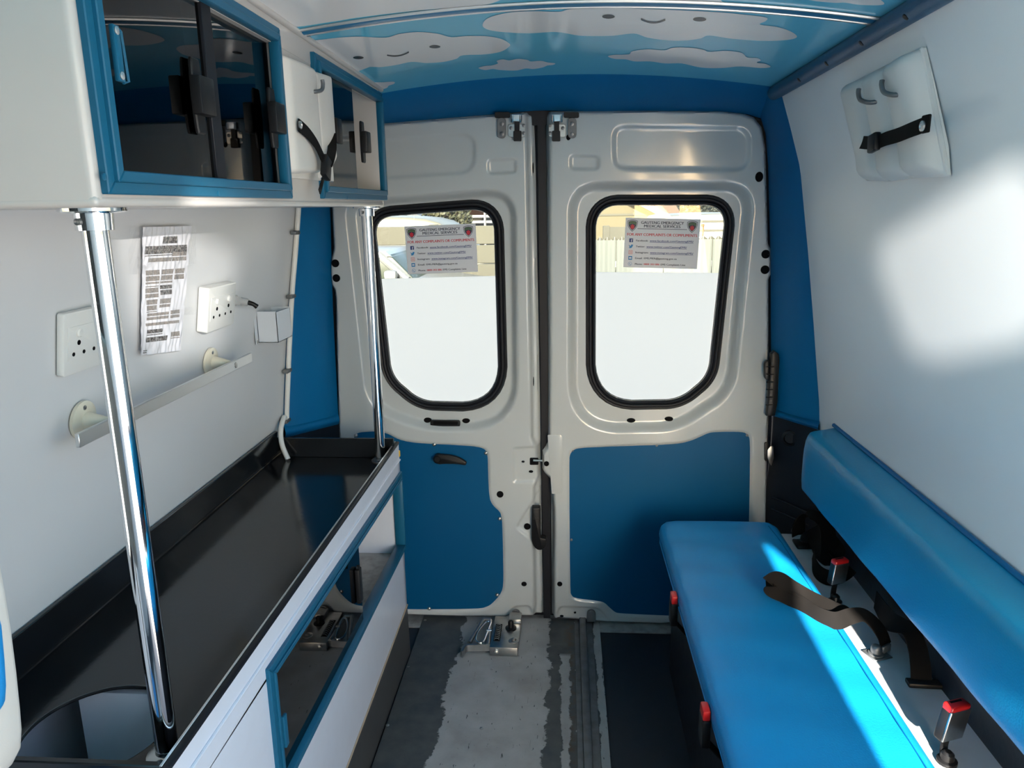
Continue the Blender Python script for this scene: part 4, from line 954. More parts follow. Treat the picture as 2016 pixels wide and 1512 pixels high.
# cushion by cross-section sweep, rounded far end
def seat_pt(u, v):
    # u: around section, v: along y
    sec = [(.418, .500), (.402, .508), (.400, .522), (.404, .540), (.418, .551), (.45, .5555), (.60, .558), (.74, .5555), (.770, .553), (.783, .545), (.787, .53), (.785, .505), (.770, .499)]
    k = u*(len(sec)-1); i = min(int(k), len(sec)-2); t = k-i
    x = sec[i][0]*(1-t)+sec[i+1][0]*t; z = sec[i][1]*(1-t)+sec[i+1][1]*t
    return x, z
NVs = 60; mbs = MB(); vs = []
for j in range(NVs+1):
    t = j/NVs; y = .62+(yE-.62)*(1-(1-t)**1.6)
    e = min(1, max(0, (yE-y)/.05)); rr = sqrt(max(0, 1-(1-e)**2)); e2 = min(1, max(0, (yE-y)/.016)); rz = sqrt(max(0, 1-(1-e2)**2))
    for i in range(40):
        x, z = seat_pt(i/39, t); x = .594+(x-.594)*(.80+.20*rr); z = .50+(z-.50)*(.25+.75*rz)
        z += .0012*sin(40*y+8*x)*(z > .55)
        vs.append((x, y, z))
fs = [(j*40+i, j*40+i+1, (j+1)*40+i+1, (j+1)*40+i) for j in range(NVs) for i in range(39)]
fs += [tuple(NVs*40+i for i in range(40)), tuple(range(40))[::-1]]
sc_ = mbs.add(vs, fs).obj('seat_cushion', 'seat_blue', bn, sharp=60)
MB().tube([(.409, .62, .500), (.402, 2.30, .501), (.409, 2.35, .501), (.44, yE-.004, .501), (.74, yE-.004, .501)], .0035, 6).obj('piping', 'seat_blue', sc_)
MB().tube([(.760, .62, .5555), (.760, 2.2, .5555), (.752, 2.33, .5545)], .0012, 5).obj('seam', 'vinyl_blue', sc_)
# buckles hanging at the front edge
for i, (px, py) in enumerate(((1327, 1178), (1389, 1402))):
    p = P(px, py, x=.392)
    r_ = root('belt_buckle', (p.x, p.y, p.z-.07), ('red-buttoned belt buckle hanging on the bench front by the rear door', 'red-buttoned belt buckle hanging on the bench front, away from the door')[i], 'buckle', 'belt buckles on the bench front')
    MB().box((p.x-.010, p.y-.022, p.z-.075), (p.x+.009, p.y+.022, p.z-.008), .004, 2).obj('buckle_body', 'black_plastic', r_)
    MB().box((p.x-.009, p.y-.019, p.z-.010), (p.x+.008, p.y+.019, p.z+.014), .004, 2).obj('release_button', 'red_plastic', r_)
    MB().ribbon([(p.x+.005, p.y, p.z-.07), (p.x+.03, p.y, p.z-.10), (.456, p.y, p.z-.13)], [(0, 1, 0)]*3, .03, .003).obj('stalk', 'webbing', r_)

# ---- backrest
bk_ = root('wall_bolster', (.88, 1.5, .69), 'long blue padded backrest fixed along the right wall above the bench', 'backrest')
pf = [(.935, .705), (.870, .690), (.842, .692), (.832, .703), (.829, .74), (.830, .83), (.834, .868), (.844, .883), (.862, .888), (.90, .893), (.935, .900)]
NB_ = 46; vs = []; m_ = 30
for j in range(NB_+1):
    t = j/NB_; y = .62+(2.315-.62)*t; e = min(1, (2.315-y)/.014); rr = sqrt(max(0, 1-(1-e)**2))
    for i in range(m_):
        k = i/(m_-1)*(len(pf)-1); a = min(int(k), len(pf)-2); u_ = k-a
        x = pf[a][0]*(1-u_)+pf[a+1][0]*u_; z = pf[a][1]*(1-u_)+pf[a+1][1]*u_
        x = .935+(x-.935)*(.86+.14*rr); z = .79+(z-.79)*(.95+.05*rr)
        vs.append((x-.0015*sin(23*y+15*z)*(x < .84), y, z))
fs = [(j*m_+i, j*m_+i+1, (j+1)*m_+i+1, (j+1)*m_+i) for j in range(NB_) for i in range(m_-1)]+[tuple(NB_*m_+i for i in range(m_)), tuple(range(m_))[::-1]]
bc = MB().add(vs, fs).obj('back_cushion', 'bolster_blue', bk_, sharp=60)
MB().tube([(.926, .62, .902), (.926, 2.315, .902)], .006, 8).obj('piping', 'vinyl_blue', bc)

# ---- seat belts on the base top
def buckle(px, py, zt_, s, rot, lab):
    p = P(px, py, z=zt_); r_ = root('belt_buckle', (p.x, p.y, ZBASE), lab, 'buckle', 'belt buckles standing behind the cushion')
    R = Matrix.Rotation(radians(rot[0]), 3, 'Y') @ Matrix.Rotation(radians(rot[1]), 3, 'X') @ Matrix.Rotation(radians(rot[2]), 3, 'Z')
    def bx_(lo, hi, bev, nm, m, seg=3):
        c = (Vector(lo)+Vector(hi))/2; h_ = (Vector(hi)-Vector(lo))/2
        MB().box(p+R@c-h_, p+R@c+h_, bev, seg, R).obj(nm, m, r_)
    bx_((-.028*s, -.013*s, -.082*s), (.028*s, .013*s, -.004*s), .007*s, 'buckle_body', 'black_plastic')
    bx_((-.0285*s, -.0137*s, -.078*s), (.0285*s, -.008*s, -.004*s), .003*s, 'front_plate', 'steel')
    bx_((-.027*s, -.0125*s, -.012*s), (.027*s, .0125*s, .006*s), .005*s, 'release_button', 'red_plastic')
    bx_((-.016*s, .002*s, .004*s), (.016*s, .007*s, .0068*s), .0005, 'tongue_slot', 'hole_black', 1)
    a = p+R@Vector((0, 0, -.078*s)); e = Vector((a.x-.008, a.y-.012, ZBASE+.004))
    MB().ribbon([a, (a+e)/2+Vector((0, .004, 0)), e], [R@Vector((1, 0, 0))]*3, .018*s, .004).obj('stalk', 'black_plastic', r_)
    MB().lathe(e+Vector((.004, -.006, -.003)), (0, 0, 1), [(.019, 0), (.019, .006), (.013, .008), (.012, .020), (.007, .025)], 16).obj('anchor_bolt', 'black_plastic', r_)
buckle(1654, 1104, .618, .86, (4, 5, 24), 'upright silver belt buckle beside the heap of black belts')
buckle(1884, 1388, .618, .96, (6, 4, 24), 'upright silver belt buckle with sunlit red button by the backrest')
def Pz(l): return [P(x, y, z=z) for x, y, z in l]
# looped lap belt lying over the cushion edge
lb = root('lap_belt', P(1735, 1283, z=ZBASE), 'black lap belt looped over the cushion edge, bolted by a dome nut', 'seat belt')
lp_ = Pz([(1745, 1275, .505), (1736, 1248, .550), (1716, 1222, .588), (1697, 1210, .600), (1672, 1214, .592), (1646, 1222, .574), (1612, 1212, .570), (1578, 1190, .574), (1545, 1172, .580), (1520, 1160, .592), (1516, 1146, .612), (1532, 1141, .618), (1560, 1156, .602), (1595, 1174, .590), (1632, 1191, .582), (1660, 1206, .568), (1672, 1216, .535)])
wd_ = [(.5, .4, 0), (.5, .5, .1), (.5, .7, .2), (.4, .8, .3), (.3, .6, .6), (.2, .3, .9), (.15, .2, 1), (.15, .2, 1), (.15, .2, 1), (.1, .2, 1), (.2, .2, 1), (.3, .3, .9), (.45, .7, .5), (.5, .8, .25), (.5, .8, .2), (.5, .8, .3), (.5, .7, .3)]
MB().ribbon(lp_, wd_, .042, .0018, 8).obj('webbing', 'webbing', lb, sharp=60)
p = P(1727, 1290, z=ZBASE); bp_ = MB().box((p.x-.026, p.y-.022, ZBASE), (p.x+.026, p.y+.026, ZBASE+.004), .0015, 1, Matrix.Rotation(radians(20), 3, 'Z')).obj('anchor_plate', 'dull_steel', lb)
MB().lathe((p.x-.004, p.y, ZBASE+.004), (0, 0, 1), [(.018, 0), (.018, .003), (.0125, .004), (.0125, .016), (.010, .022), (.005, .025)], 20).obj('dome_nut', 'dull_steel', bp_)
p2 = P(1744, 1278, z=ZBASE+.01); MB().box((p2.x-.016, p2.y-.004, ZBASE+.002), (p2.x+.016, p2.y+.004, ZBASE+.022), .002, 1, Matrix.Rotation(radians(35), 3, 'Z')).obj('anchor_tab', 'dull_steel', bp_)
# belt coming out from under the backrest to an anchor plate
sb = root('anchor_belt', P(1822, 1350, z=ZBASE), 'black belt dropping from under the backrest to a flat black plate', 'seat belt')
MB().ribbon([(.925, 1.90, .535), P(1752, 1222, z=.575), P(1790, 1240, z=.590), P(1806, 1275, z=.565), P(1812, 1310, z=.535), P(1814, 1338, z=ZBASE+.012)], [(.2, .5, .8), (.5, .6, .6), (.8, .5, .3), (.95, .25, .1), (1, .1, 0), (1, 0, 0)], .047, .0018, 8).obj('webbing', 'webbing', sb, sharp=60)
p = P(1821, 1347, z=ZBASE+.004); MB().box((p.x-.040, p.y-.014, ZBASE+.001), (p.x+.036, p.y+.012, ZBASE+.012), .003, 2, Matrix.Rotation(radians(-3), 3, 'Z')).obj('anchor_plate', 'black_plastic', sb)
# heap of belts at the far end
hp_ = root('belt_heap', P(1610, 1075, z=ZBASE), 'heap of black folded belts at the door end of the bench', 'seat belt')
MB().ribbon(Pz([(1572, 1052, .53), (1574, 1030, .575), (1590, 1014, .60), (1612, 1018, .60), (1628, 1040, .58), (1632, 1075, .545), (1630, 1102, .515)]), [(.6, .3, 0)]*2+[(.7, .6, .2)]*3+[(1, .2, 0)]*2, .05, .003, 8).obj('webbing', 'webbing', hp_)
MB().ribbon(Pz([(1600, 1040, .54), (1608, 1062, .545), (1620, 1090, .525), (1636, 1100, .515), (1650, 1080, .54), (1655, 1050, .56)]), [(.6, .2, .4)]*6, .05, .003, 8).obj('webbing', 'webbing', hp_)
MB().ribbon(Pz([(1602, 1090, .545), (1604, 1115, .528), (1618, 1132, .522), (1640, 1138, .522), (1665, 1130, .524), (1676, 1118, .54)]), [(.1, .1, 1)]*6, .045, .003, 8).obj('webbing', 'webbing', hp_)
for px, py, s in ((1570, 1048, 1.0), (1585, 1070, 1.1)):
    p = P(px, py, z=ZBASE); MB().lathe((p.x, p.y, ZBASE), (0, 0, 1), [(.020*s, 0), (.020*s, .008), (.015*s, .012), (.014*s, .026), (.008*s, .032)], 16).obj('anchor_bolt', 'black_plastic', hp_)
p = P(1583, 1074, z=ZBASE); MB().box((p.x-.03, p.y-.03, ZBASE), (p.x+.03, p.y+.03, ZBASE+.01), .003, 2).obj('anchor_plate', 'black_plastic', hp_)

# ================================================================== floor fittings
pl_ = root('stretcher_plate', (-.13, 1.9, 0), 'worn steel stretcher floor plate with peeling grey paint', 'floor plate')
MB().box((-.466, -.6, .001), (.224, 2.655, .010), .001, 1).obj('plate', 'worn_plate', pl_)
for px, py in ((837, 1221), (804, 1312), (763, 1428), (968, 1317), (948, 1434), (1135, 1320), (1137, 1440), (1183, 1442), (1133, 1226), (1171, 1228)):
    p = P(px, py, z=.010); MB().lathe((p.x, p.y, .0098), (0, 0, 1), [(.0058, 0), (.0058, .0012), (.003, .0022)], 12).obj('screw', 'steel', pl_)
gr = root('guide_rail', (.157, 1.9, .010), 'raised steel guide rail running along the stretcher plate', 'rail')
MB().prism([Vector((.146, .9, .010)), Vector((.172, .9, .010)), Vector((.172, .9, .030)), Vector((.146, .9, .030))], (0, 1.755, 0), .004, 2).obj('rail_bar', 'dull_steel', gr)
MB().box((.172, .9, .010), (.196, 2.66, .014), .001, 1).obj('side_flange', 'dull_steel', gr)
MB().box((.128, .9, .010), (.146, 2.66, .0125), .001, 1).obj('side_flange', 'dull_steel', gr)
MB().prism([Vector((.146, 2.655, .010)), Vector((.215, 2.655, .010)), Vector((.215, 2.655, .012)), Vector((.19, 2.655, .045)), Vector((.172, 2.655, .062)), Vector((.146, 2.655, .062))], (0, -.012, 0), .001, 1).obj('end_stop', 'dull_steel', gr)

# stretcher lock
lk = root('stretcher_lock', P(965, 1285, z=.010), 'bright metal stretcher lock with slotted lever and black button', 'stretcher lock')
def F(px, py, z=.010): return P(px, py, z=z)
zt1 = .046
b0, b1 = F(964, 1291, .010), F(1019, 1293, .010); b2, b3 = F(1026, 1229, .010), F(992, 1225, .010)
b3 = Vector((b0.x+.002, b2.y, .010)); b2 = Vector((b1.x+.004, b2.y, .010))
MB().prism([b0, b1, b2, b3], (0, 0, .034), .002, 2).obj('lock_block', 'steel', lk)
MB().box((b3.x+.055, b2.y-.055, .044), (b2.x, b2.y, .062), .003, 2).obj('raised_block', 'steel', lk)
MB().box((b0.x+.010, b0.y+.04, .0435), (b0.x+.034, b2.y-.06, .0452), .0005, 1).obj('spring_slot', 'hole_black', lk)
for k in range(9):
    y = b0.y+.045+k*(b2.y-b0.y-.11)/9
    MB().tube([(b0.x+.022+.009*cos(a), y, .047+.006*sin(a)) for a in [2*pi*i/10 for i in range(10)]], .0014, 5, closed=True).obj('spring_coil', 'dull_steel', lk)
bu = Vector((b0.x+.068, b2.y-.085, .044)); MB().lathe(bu, (0, 0, 1), [(.021, 0), (.021, .003), (.018, .004), (.0105, .005), (.0105, .026), (.007, .031)], 20).obj('release_button', 'black_plastic', lk)
MB().lathe((b1.x-.016, b0.y+.045, .044), (0, 0, 1), [(.019, 0), (.019, .002), (.015, .003), (.009, .004), (.008, .009), (.005, .011)], 20).obj('washer_bolt', 'steel', lk)
MB().lathe((b0.x+.024, b0.y, .029), (0, -1, 0), [(.012, 0), (.012, .002), (.0095, .002), (.0095, .009), (.006, .011)], 6).obj('hex_bolt', 'steel', lk)
# lever: curved bar with slotted arm
l0 = F(964, 1274, .030); l1 = F(918, 1276, .030); l2 = F(908, 1288, .030)
MB().ribbon([l0+Vector((.01, 0, 0)), l0, (l0+l1)/2+Vector((0, .001, 0)), l1, l2+Vector((.004, .006, 0)), l2], [(0, 0, 1)]*6, .026, .008, 6).obj('lever_bar', 'steel', lk)
a0, a1 = F(924, 1266, .040), F(952, 1219, .040); MB().tube([a0, a0+(a1-a0)*.5, a1], .008, 10).obj('lever_arm', 'steel', lk)
MB().tube([F(961, 1270, .040), F(966, 1222, .040)], .007, 10).obj('lever_arm', 'steel', lk)
MB().tube([F(952, 1219, .040), F(966, 1220, .042)], .008, 10).obj('lever_cross', 'steel', lk)
sl_ = [F(x, y, .046) for x, y in ((958, 1225), (944, 1240), (937, 1256), (940, 1264), (950, 1265), (956, 1254), (962, 1238), (966, 1226))]
MB().tube(spline(sl_, True), .0038, 8, closed=True).obj('wire_loop', 'chrome', lk)
MB().tube([F(958, 1241, .048), F(968, 1241, .048)], .0045, 8).obj('cross_pin', 'chrome', lk)

# ================================================================== window notices
def text_mesh(s, size, bold=.012):
    cu = bpy.data.curves.new('t', 'FONT'); cu.body = s; cu.size = size; cu.offset = bold*size; cu.resolution_u = 3
    o = bpy.data.objects.new('t', cu); col.objects.link(o); dg = bpy.context.evaluated_depsgraph_get(); dg.update()
    me = bpy.data.meshes.new_from_object(o.evaluated_get(dg)); vs = [v.co.copy() for v in me.vertices]; fs = [tuple(p.vertices) for p in me.polygons]
    bpy.data.objects.remove(o); bpy.data.curves.remove(cu); bpy.data.meshes.remove(me); return vs, fs
SW, SH = .262, .174
def sticker():
    """built in its own frame: x right, z up, origin lower left, facing -y"""
    rt = root('window_notice', (0, 0, 0)); YT = -.0012
    MB().box((0, -.0010, 0), (SW, 0, SH), .0003, 1).obj('notice_sheet', 'sticker_white', rt)
    def txt(s, x, z, wd, m, nm='text_line', h=None, par=rt, bold=.030):
        vs, fs = text_mesh(s, 1.0, 0.0); n_ = len(vs)
        vs = [Vector((v.x+o_, v.y, v.z)) for o_ in (-bold, 0, bold) for v in vs]; fs = [tuple(i+k_*n_ for i in f_) for k_ in range(3) for f_ in fs]; x0 = min(v.x for v in vs); x1 = max(v.x for v in vs); k = wd/(x1-x0); kh = (h/.70) if h else k
        return MB().add([(x+(v.x-x0)*k, YT-.00006*(i_//n_), z+v.y*kh) for i_, v in enumerate(vs)], fs).obj(nm, m, par)
    def poly(pts, m, nm, dy=0.0, par=rt): return MB().prism([Vector((x, YT+.0001-dy, z)) for x, z in pts], (0, -.00015, 0)).obj(nm, m, par)
    txt('GAUTENG EMERGENCY', SW*.208, SH*.885, SW*.575, 'ink_navy', h=SH*.056); txt('MEDICAL SERVICES', SW*.250, SH*.815, SW*.490, 'ink_navy', h=SH*.056)
    poly([(SW*.165, SH*.783), (SW*.83, SH*.783), (SW*.83, SH*.793), (SW*.165, SH*.793)], 'ink_navy', 'rule_line')
    txt('FOR ANY COMPLAINTS OR COMPLIMENTS', SW*.030, SH*.645, SW*.940, 'ink_red', h=SH*.054)
    def shield(cx, cz, s):
        base = [(-1, .72), (-.55, .88), (0, .96), (.55, .88), (1, .72), (1.0, .25), (.86, -.25), (.5, -.70), (0, -1.1), (-.5, -.70), (-.86, -.25), (-1.0, .25)]
        f = lambda k, ox=0, oz=0: [(cx+(x*k+ox)*s*.88, cz+(z*k+oz)*s) for x, z in base]
        sh = poly(f(1), 'ink_navy', 'emblem'); poly(f(.90), 'sticker_white', 'emblem_field', .0002, sh); poly(f(.80), 'ink_navy', 'emblem_field', .0004, sh)
        for k, m in ((.46, 'ink_green'), (.22, 'ink_green')):
            arc = [(-.72, k-.02), (-.35, k+.12), (0, k+.17), (.35, k+.12), (.72, k-.02), (.68, k-.14), (.35, k+.01), (0, k+.06), (-.35, k+.01), (-.68, k-.14)]
            poly([(cx+x*s*.88, cz+z*s) for x, z in arc], m, 'emblem_band', .0006, sh)
        for a in (0, 60, 120):
            ca, sa = cos(radians(a)), sin(radians(a)); r = [(-.13, -.42), (.13, -.42), (.13, .42), (-.13, .42)]
            poly([(cx+(x*ca-z*sa)*s*.88, cz+(x*sa+z*ca-.28)*s) for x, z in r], 'ink_red', 'emblem_star', .0007, sh)
    shield(SW*.095, SH*.855, SH*.118); shield(SW*.895, SH*.855, SH*.118)
    rows = [(.532, 'Facebook:', 'www.facebook.com/GautengEMS/', 1), (.412, 'Twitter:', 'www.twitter.com/GautengEMS/', 1), (.292, 'Instagram:', 'www.instagram.com/GautengEMS/', 1), (.175, 'Email:', 'EMS.PIER@gauteng.gov.za', 0), (.055, 'Phone:', None, 0)]
    wid = [(.165, .59), (.125, .545), (.178, .585), (.10, .445), (.105, 0)]
    for (z, a, b_, ul), (w1, w2) in zip(rows, wid):
        txt(a, SW*.155, SH*z, SW*w1, 'ink_navy', h=SH*.036)
        if b_:
            x = SW*(.155+w1+.018); txt(b_, x, SH*z, SW*w2, 'ink_link' if ul else 'ink_navy', h=SH*.036)
            if ul: poly([(x, SH*(z-.017)), (x+SW*w2, SH*(z-.017)), (x+SW*w2, SH*(z-.009)), (x, SH*(z-.009))], 'ink_link', 'underline')
        else:
            txt('0800 203 886', SW*.275, SH*z, SW*.215, 'ink_red', h=SH*.036); txt('EMS Complaints Line', SW*.505, SH*z, SW*.335, 'ink_navy', h=SH*.036)
    I = SW*.026
    def sq(cx, cz, k, m, nm, dy=0, par=rt, r=.25): return poly([(cx+x*I*k, cz+y*I*k) for x, y in round_poly([(-1, -1, r), (1, -1, r), (1, 1, r), (-1, 1, r)], 4)], m, nm, dy, par)
    zc = [SH*(z+.018) for z, *_ in rows]; cx = SW*.088
    e = sq(cx, zc[0], 1, 'ink_fb', 'icon'); txt('f', cx-.001, zc[0]-.0062, .0052, 'sticker_white', 'icon_letter', h=.0105, par=e).location.y -= .0004
    poly([(cx+x*I*1.15, zc[1]+y*I*1.1) for x, y in ((-1, .75), (-.45, .30), (0, .22), (.05, .65), (.4, .9), (.75, .75), (1.05, .8), (.88, .52), (1.05, .40), (.8, .2), (.65, -.35), (.2, -.8), (-.4, -.92), (-1, -.68), (-.45, -.5), (-.8, -.2), (-.5, -.15), (-.95, .2), (-.65, .2), (-1.0, .5))], 'ink_blue', 'icon')
    e = sq(cx, zc[2], 1, 'ink_pink', 'icon'); sq(cx, zc[2], .78, 'sticker_white', 'icon_field', .0002, e); f_ = [(cx+.5*I*cos(2*pi*k/16), zc[2]+.5*I*sin(2*pi*k/16)) for k in range(16)]
    poly(f_, 'ink_pink', 'icon_ring', .0004, e); poly([(cx+(x-cx)*.55, zc[2]+(z-zc[2])*.55) for x, z in f_], 'sticker_white', 'icon_field', .0006, e)
    e = sq(cx, zc[3], 1, 'ink_blue', 'icon'); poly([(cx+x*I, zc[3]+y*I) for x, y in ((-.6, -.42), (.6, -.42), (.6, .42), (-.6, .42))], 'sticker_white', 'icon_field', .0002, e)
    c16 = [(cos(2*pi*k/20), sin(2*pi*k/20)) for k in range(20)]
    e = poly([(cx+x*I, zc[4]+z*I) for x, z in c16], 'ink_blue', 'icon'); poly([(cx+x*I*.86, zc[4]+z*I*.86) for x, z in c16], 'sticker_white', 'icon_field', .0002, e)
    poly([(cx+x*I, zc[4]+y*I) for x, y in ((-.5, .35), (-.3, .5), (-.1, .2), (-.25, .0), (.05, -.3), (.25, -.15), (.5, -.35), (.35, -.55), (0, -.5), (-.4, -.1))], 'ink_blue', 'icon_handset', .0004, e)
    return rt
sA = sticker(); sB = copy_tree(sA)
for o, (bl, br), lab in ((sA, ((803, 540), (941, 535)), 'printed complaints notice on the pane of the door with the inner handle'), (sB, ((1227, 526), (1372, 529.5)), 'printed complaints notice on the pane beside the blue bench')):
    a, c_ = P(*bl, y=2.664), P(*br, y=2.664); d = c_-a; k = d.length/SW
    o.location = (a.x, 2.6645, a.z); o.rotation_euler = (0, -atan2(d.z, d.x), 0); o.scale = (k, 1, k); tag(o, lab, 'notice', 'complaints notices on the door panes')
# ================================================================== outdoors, seen through the clear upper panes
GZ = -.65
def panelled_wall(name, px0, px1, pyt, Y, m, lab, n_rows=8, post=2.0):
    a, c = P(px0, pyt, y=Y), P(px1, pyt, y=Y); rt = root(name, ((a.x+c.x)/2, Y, GZ), lab, 'wall'); h = (a.z-GZ)/n_rows
    for r in range(n_rows):
        x = a.x; k = 0
        while x < c.x-.01:
            x2 = min(x+post, c.x); MB().box((x+.02, Y, GZ+r*h+.008), (x2-.02, Y+.06, GZ+(r+1)*h-.004), .008, 1).obj('slab', m, rt); x = x2
    x = a.x
    while x < c.x+.1: MB().box((x-.06, Y-.02, GZ), (x+.06, Y+.10, a.z+.02), .01, 1).obj('post', m, rt); x += post
    return rt
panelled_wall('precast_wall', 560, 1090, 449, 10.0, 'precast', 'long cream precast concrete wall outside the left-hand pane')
# parked white car in front of the wall
Yc = 8.2
def PY(px, py, Y=Yc): p = P(px, py, y=Y); return Vector((p.x, Y, p.z))
cr_ = root('parked_car', (PY(760, 500).x-.9, Yc+.8, GZ), 'white parked car in front of the precast wall', 'car')
rf = PY(762, 498); wb = PY(812, 549)
xr, xw, zr_, zw = rf.x, wb.x, rf.z, wb.z
body = [(xr-2.6, GZ+.3), (xr-2.6, zw-.05), (xr-2.4, zw), (xw+.05, zw-.02), (xw+.9, zw-.16), (xw+1.05, zw-.45), (xw+1.05, GZ+.3)]
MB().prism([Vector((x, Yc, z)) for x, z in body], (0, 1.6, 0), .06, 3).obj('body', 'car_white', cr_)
cab = [(xr-2.4, zw-.02), (xr-2.2, zr_-.05), (xr-1.9, zr_), (xr-.1, zr_), (xr, zr_-.03), (xw, zw-.02)]
MB().prism([Vector((x, Yc+.14, z)) for x, z in cab], (0, 1.32, 0), .03, 2).obj('cabin_glass', 'car_glass', cr_)
MB().prism([Vector((x, Yc+.12, z)) for x, z in ((xr-2.3, zr_-.06), (xr-1.9, zr_+.01), (xr-.05, zr_+.01), (xr+.02, zr_-.05), (xr-.1, zr_-.06))], (0, 1.36, 0), .01, 1).obj('roof', 'car_white', cr_)
for dy in (.12, 1.40):
    MB().tube([(xr-.13, Yc+dy, zr_-.02), (xw-.08, Yc+dy, zw-.02)], .045, 8).obj('windscreen_pillar', 'car_white', cr_)
    MB().tube([(xr-.95, Yc+dy, zr_-.03), (xr-.90, Yc+dy, zw)], .03, 8).obj('door_pillar', 'shade_dark', cr_)
MB().box((xw-.30, Yc-.10, zw+.0), (xw-.16, Yc+.02, zw+.10), .03, 2).obj('wing_mirror', 'car_white', cr_)
for wx_ in (xr-1.9, xw+.55):
    for dy in (.0, 1.42): MB().lathe((wx_, Yc+dy, GZ+.32), (0, 1, 0), [(.20, 0), (.31, .01), (.32, .04), (.32, .16), (.30, .18)], 24).obj('wheel', 'rubber', cr_)
# pale van roof behind the wall
Yv = 12.5
vr = root('delivery_van', (PY(760, 440, Yv).x-.5, Yv+1, GZ), 'pale van with rounded roof parked behind the precast wall', 'van')
pp = [(640, 470), (642, 440), (650, 428), (745, 427), (800, 428), (835, 431), (862, 438), (880, 448), (892, 470)]
q = [PY(x, y, Yv) for x, y in pp]; q = [Vector((q[0].x, Yv, GZ+.35))]+q+[Vector((q[-1].x+.5, Yv, q[-1].z-.4)), Vector((q[-1].x+.6, Yv, GZ+.35))]
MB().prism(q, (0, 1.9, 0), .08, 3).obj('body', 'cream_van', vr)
for k in (.12, .85):
    x = q[0].x+(q[-1].x-q[0].x)*k; MB().lathe((x, Yv-.02, GZ+.34), (0, 1, 0), [(.22, 0), (.33, .01), (.34, .05), (.34, .2)], 24).obj('wheel', 'rubber', vr)
# foliage helper
def tree(name, lab, px, py, Y, r, m, n=260, squash=.9):
    c = PY(px, py, Y); rt = root(name, (c.x, Y, GZ), lab, 'tree')
    MB().tube([(c.x, Y, GZ), (c.x+.05, Y, (GZ+c.z)/2), (c.x, Y, c.z)], [.16, .12, .06], 8).obj('trunk', 'bark', rt)
    mb = MB()
    for k in range(n):
        d = Vector(rng.normal(size=3)); d.normalize(); rad = r*(.45+.55*rng.random()**.5); p = c+Vector((d.x*rad, d.y*rad, d.z*rad*squash)); s = r*.085*(.6+.8*rng.random())
        u = Vector(rng.normal(size=3)).normalized(); w_ = u.orthogonal().normalized(); t_ = u.cross(w_)
        mb.add([p+w_*s, p+t_*s*.6+u*s*.25, p-w_*s, p-t_*s*.6+u*s*.25], [(0, 1, 2, 3)])
    fo = mb.obj('foliage', m, rt, kind='stuff'); return rt
tree('garden_tree', 'olive-green round tree between van and brick building', 880, 432, 15.5, .52, 'leaf', 1800)
# brick building with white carport
Yb = 22
bb = root('brick_building', (PY(930, 430, Yb).x, Yb+3, GZ), 'brick building with white carport beams behind the tree', 'building')
def slab_px(px0, py0, px1, py1, Y, d, nm, m, par, base=False):
    a, c = PY(px0, py0, Y), PY(px1, py1, Y); z0 = GZ if base else min(a.z, c.z)
    return MB().box((a.x, Y, z0), (c.x, Y+d, max(a.z, c.z))).obj(nm, m, par)
slab_px(840, 395, 1040, 424, Yb+1.5, .3, 'brick_wall', 'brick_red', bb)
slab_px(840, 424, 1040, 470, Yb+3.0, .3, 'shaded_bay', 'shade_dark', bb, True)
slab_px(830, 399, 1040, 405, Yb, 2.0, 'roof_fascia', 'roof_grey', bb)
slab_px(898, 424, 1040, 427, Yb, .3, 'carport_beam', 'wood_white', bb); slab_px(898, 435, 1040, 438, Yb, .3, 'carport_beam', 'wood_white', bb)
for k in range(5): slab_px(900, 428.5+1.4*k, 948, 429.2+1.4*k, Yb+.3, .1, 'louvre', 'wood_white', bb)
for px in (905, 952, 1000): slab_px(px, 405, px+5, 470, Yb-.1, .3, 'carport_post', 'wood_white', bb, True)
slab_px(846, 400, 868, 470, Yb-.4, .5, 'brick_pier', 'brick_red', bb, True)
# grey-roofed house further left
Yh = 24
hs_ = root('tin_roof_house', (PY(700, 420, Yh).x, Yh+3, GZ), 'house with pale tin roof seen above the van', 'house')
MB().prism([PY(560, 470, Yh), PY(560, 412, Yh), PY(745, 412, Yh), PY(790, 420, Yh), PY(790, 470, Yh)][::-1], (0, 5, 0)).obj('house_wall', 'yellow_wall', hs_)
MB().prism([PY(560, 411, Yh), PY(765, 404, Yh), PY(850, 432, Yh), PY(835, 434, Yh), PY(755, 410, Yh), PY(560, 418, Yh)], (0, 5, 0)).obj('tin_roof', 'roof_grey', hs_)

# ---- right pane: sheet fence, box van, gabled house
Yf = 7.2
a, c_ = PY(1120, 474, Yf), PY(1500, 474, Yf)
sf = root('sheet_fence', ((a.x+c_.x)/2, Yf, GZ), 'pale green corrugated sheet fence outside the right-hand pane', 'fence')
npan = 4; wdt = (c_.x-a.x)/npan
for k in range(npan):
    x0 = a.x+k*wdt
    def cs_(u, v, x0=x0): return (x0+u*(wdt-.006), Yf+.003*sin(u*2*pi*5), GZ+(a.z-GZ)*v)
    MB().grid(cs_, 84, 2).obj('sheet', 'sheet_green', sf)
MB().box((a.x, Yf+.03, a.z-.25), (c_.x, Yf+.07, a.z-.2)).obj('fence_rail', 'alloy_dirty', sf)
Yt = 8.0
cs2 = root('asbestos_sheet', (PY(1300, 470, Yt).x, Yt, GZ), 'stack-edge of wavy cement sheet standing behind the green fence', 'roof sheet')
a2, c2_ = PY(1120, 470, Yt), PY(1500, 470, Yt)
MB().grid(lambda u, v: (a2.x+(c2_.x-a2.x)*u, Yt+.03*sin(u*2*pi*26), GZ+(a2.z-GZ+.012*sin(u*2*pi*26))*v), 260, 2).obj('wavy_sheet', 'cream_van', cs2)
Yx = 11
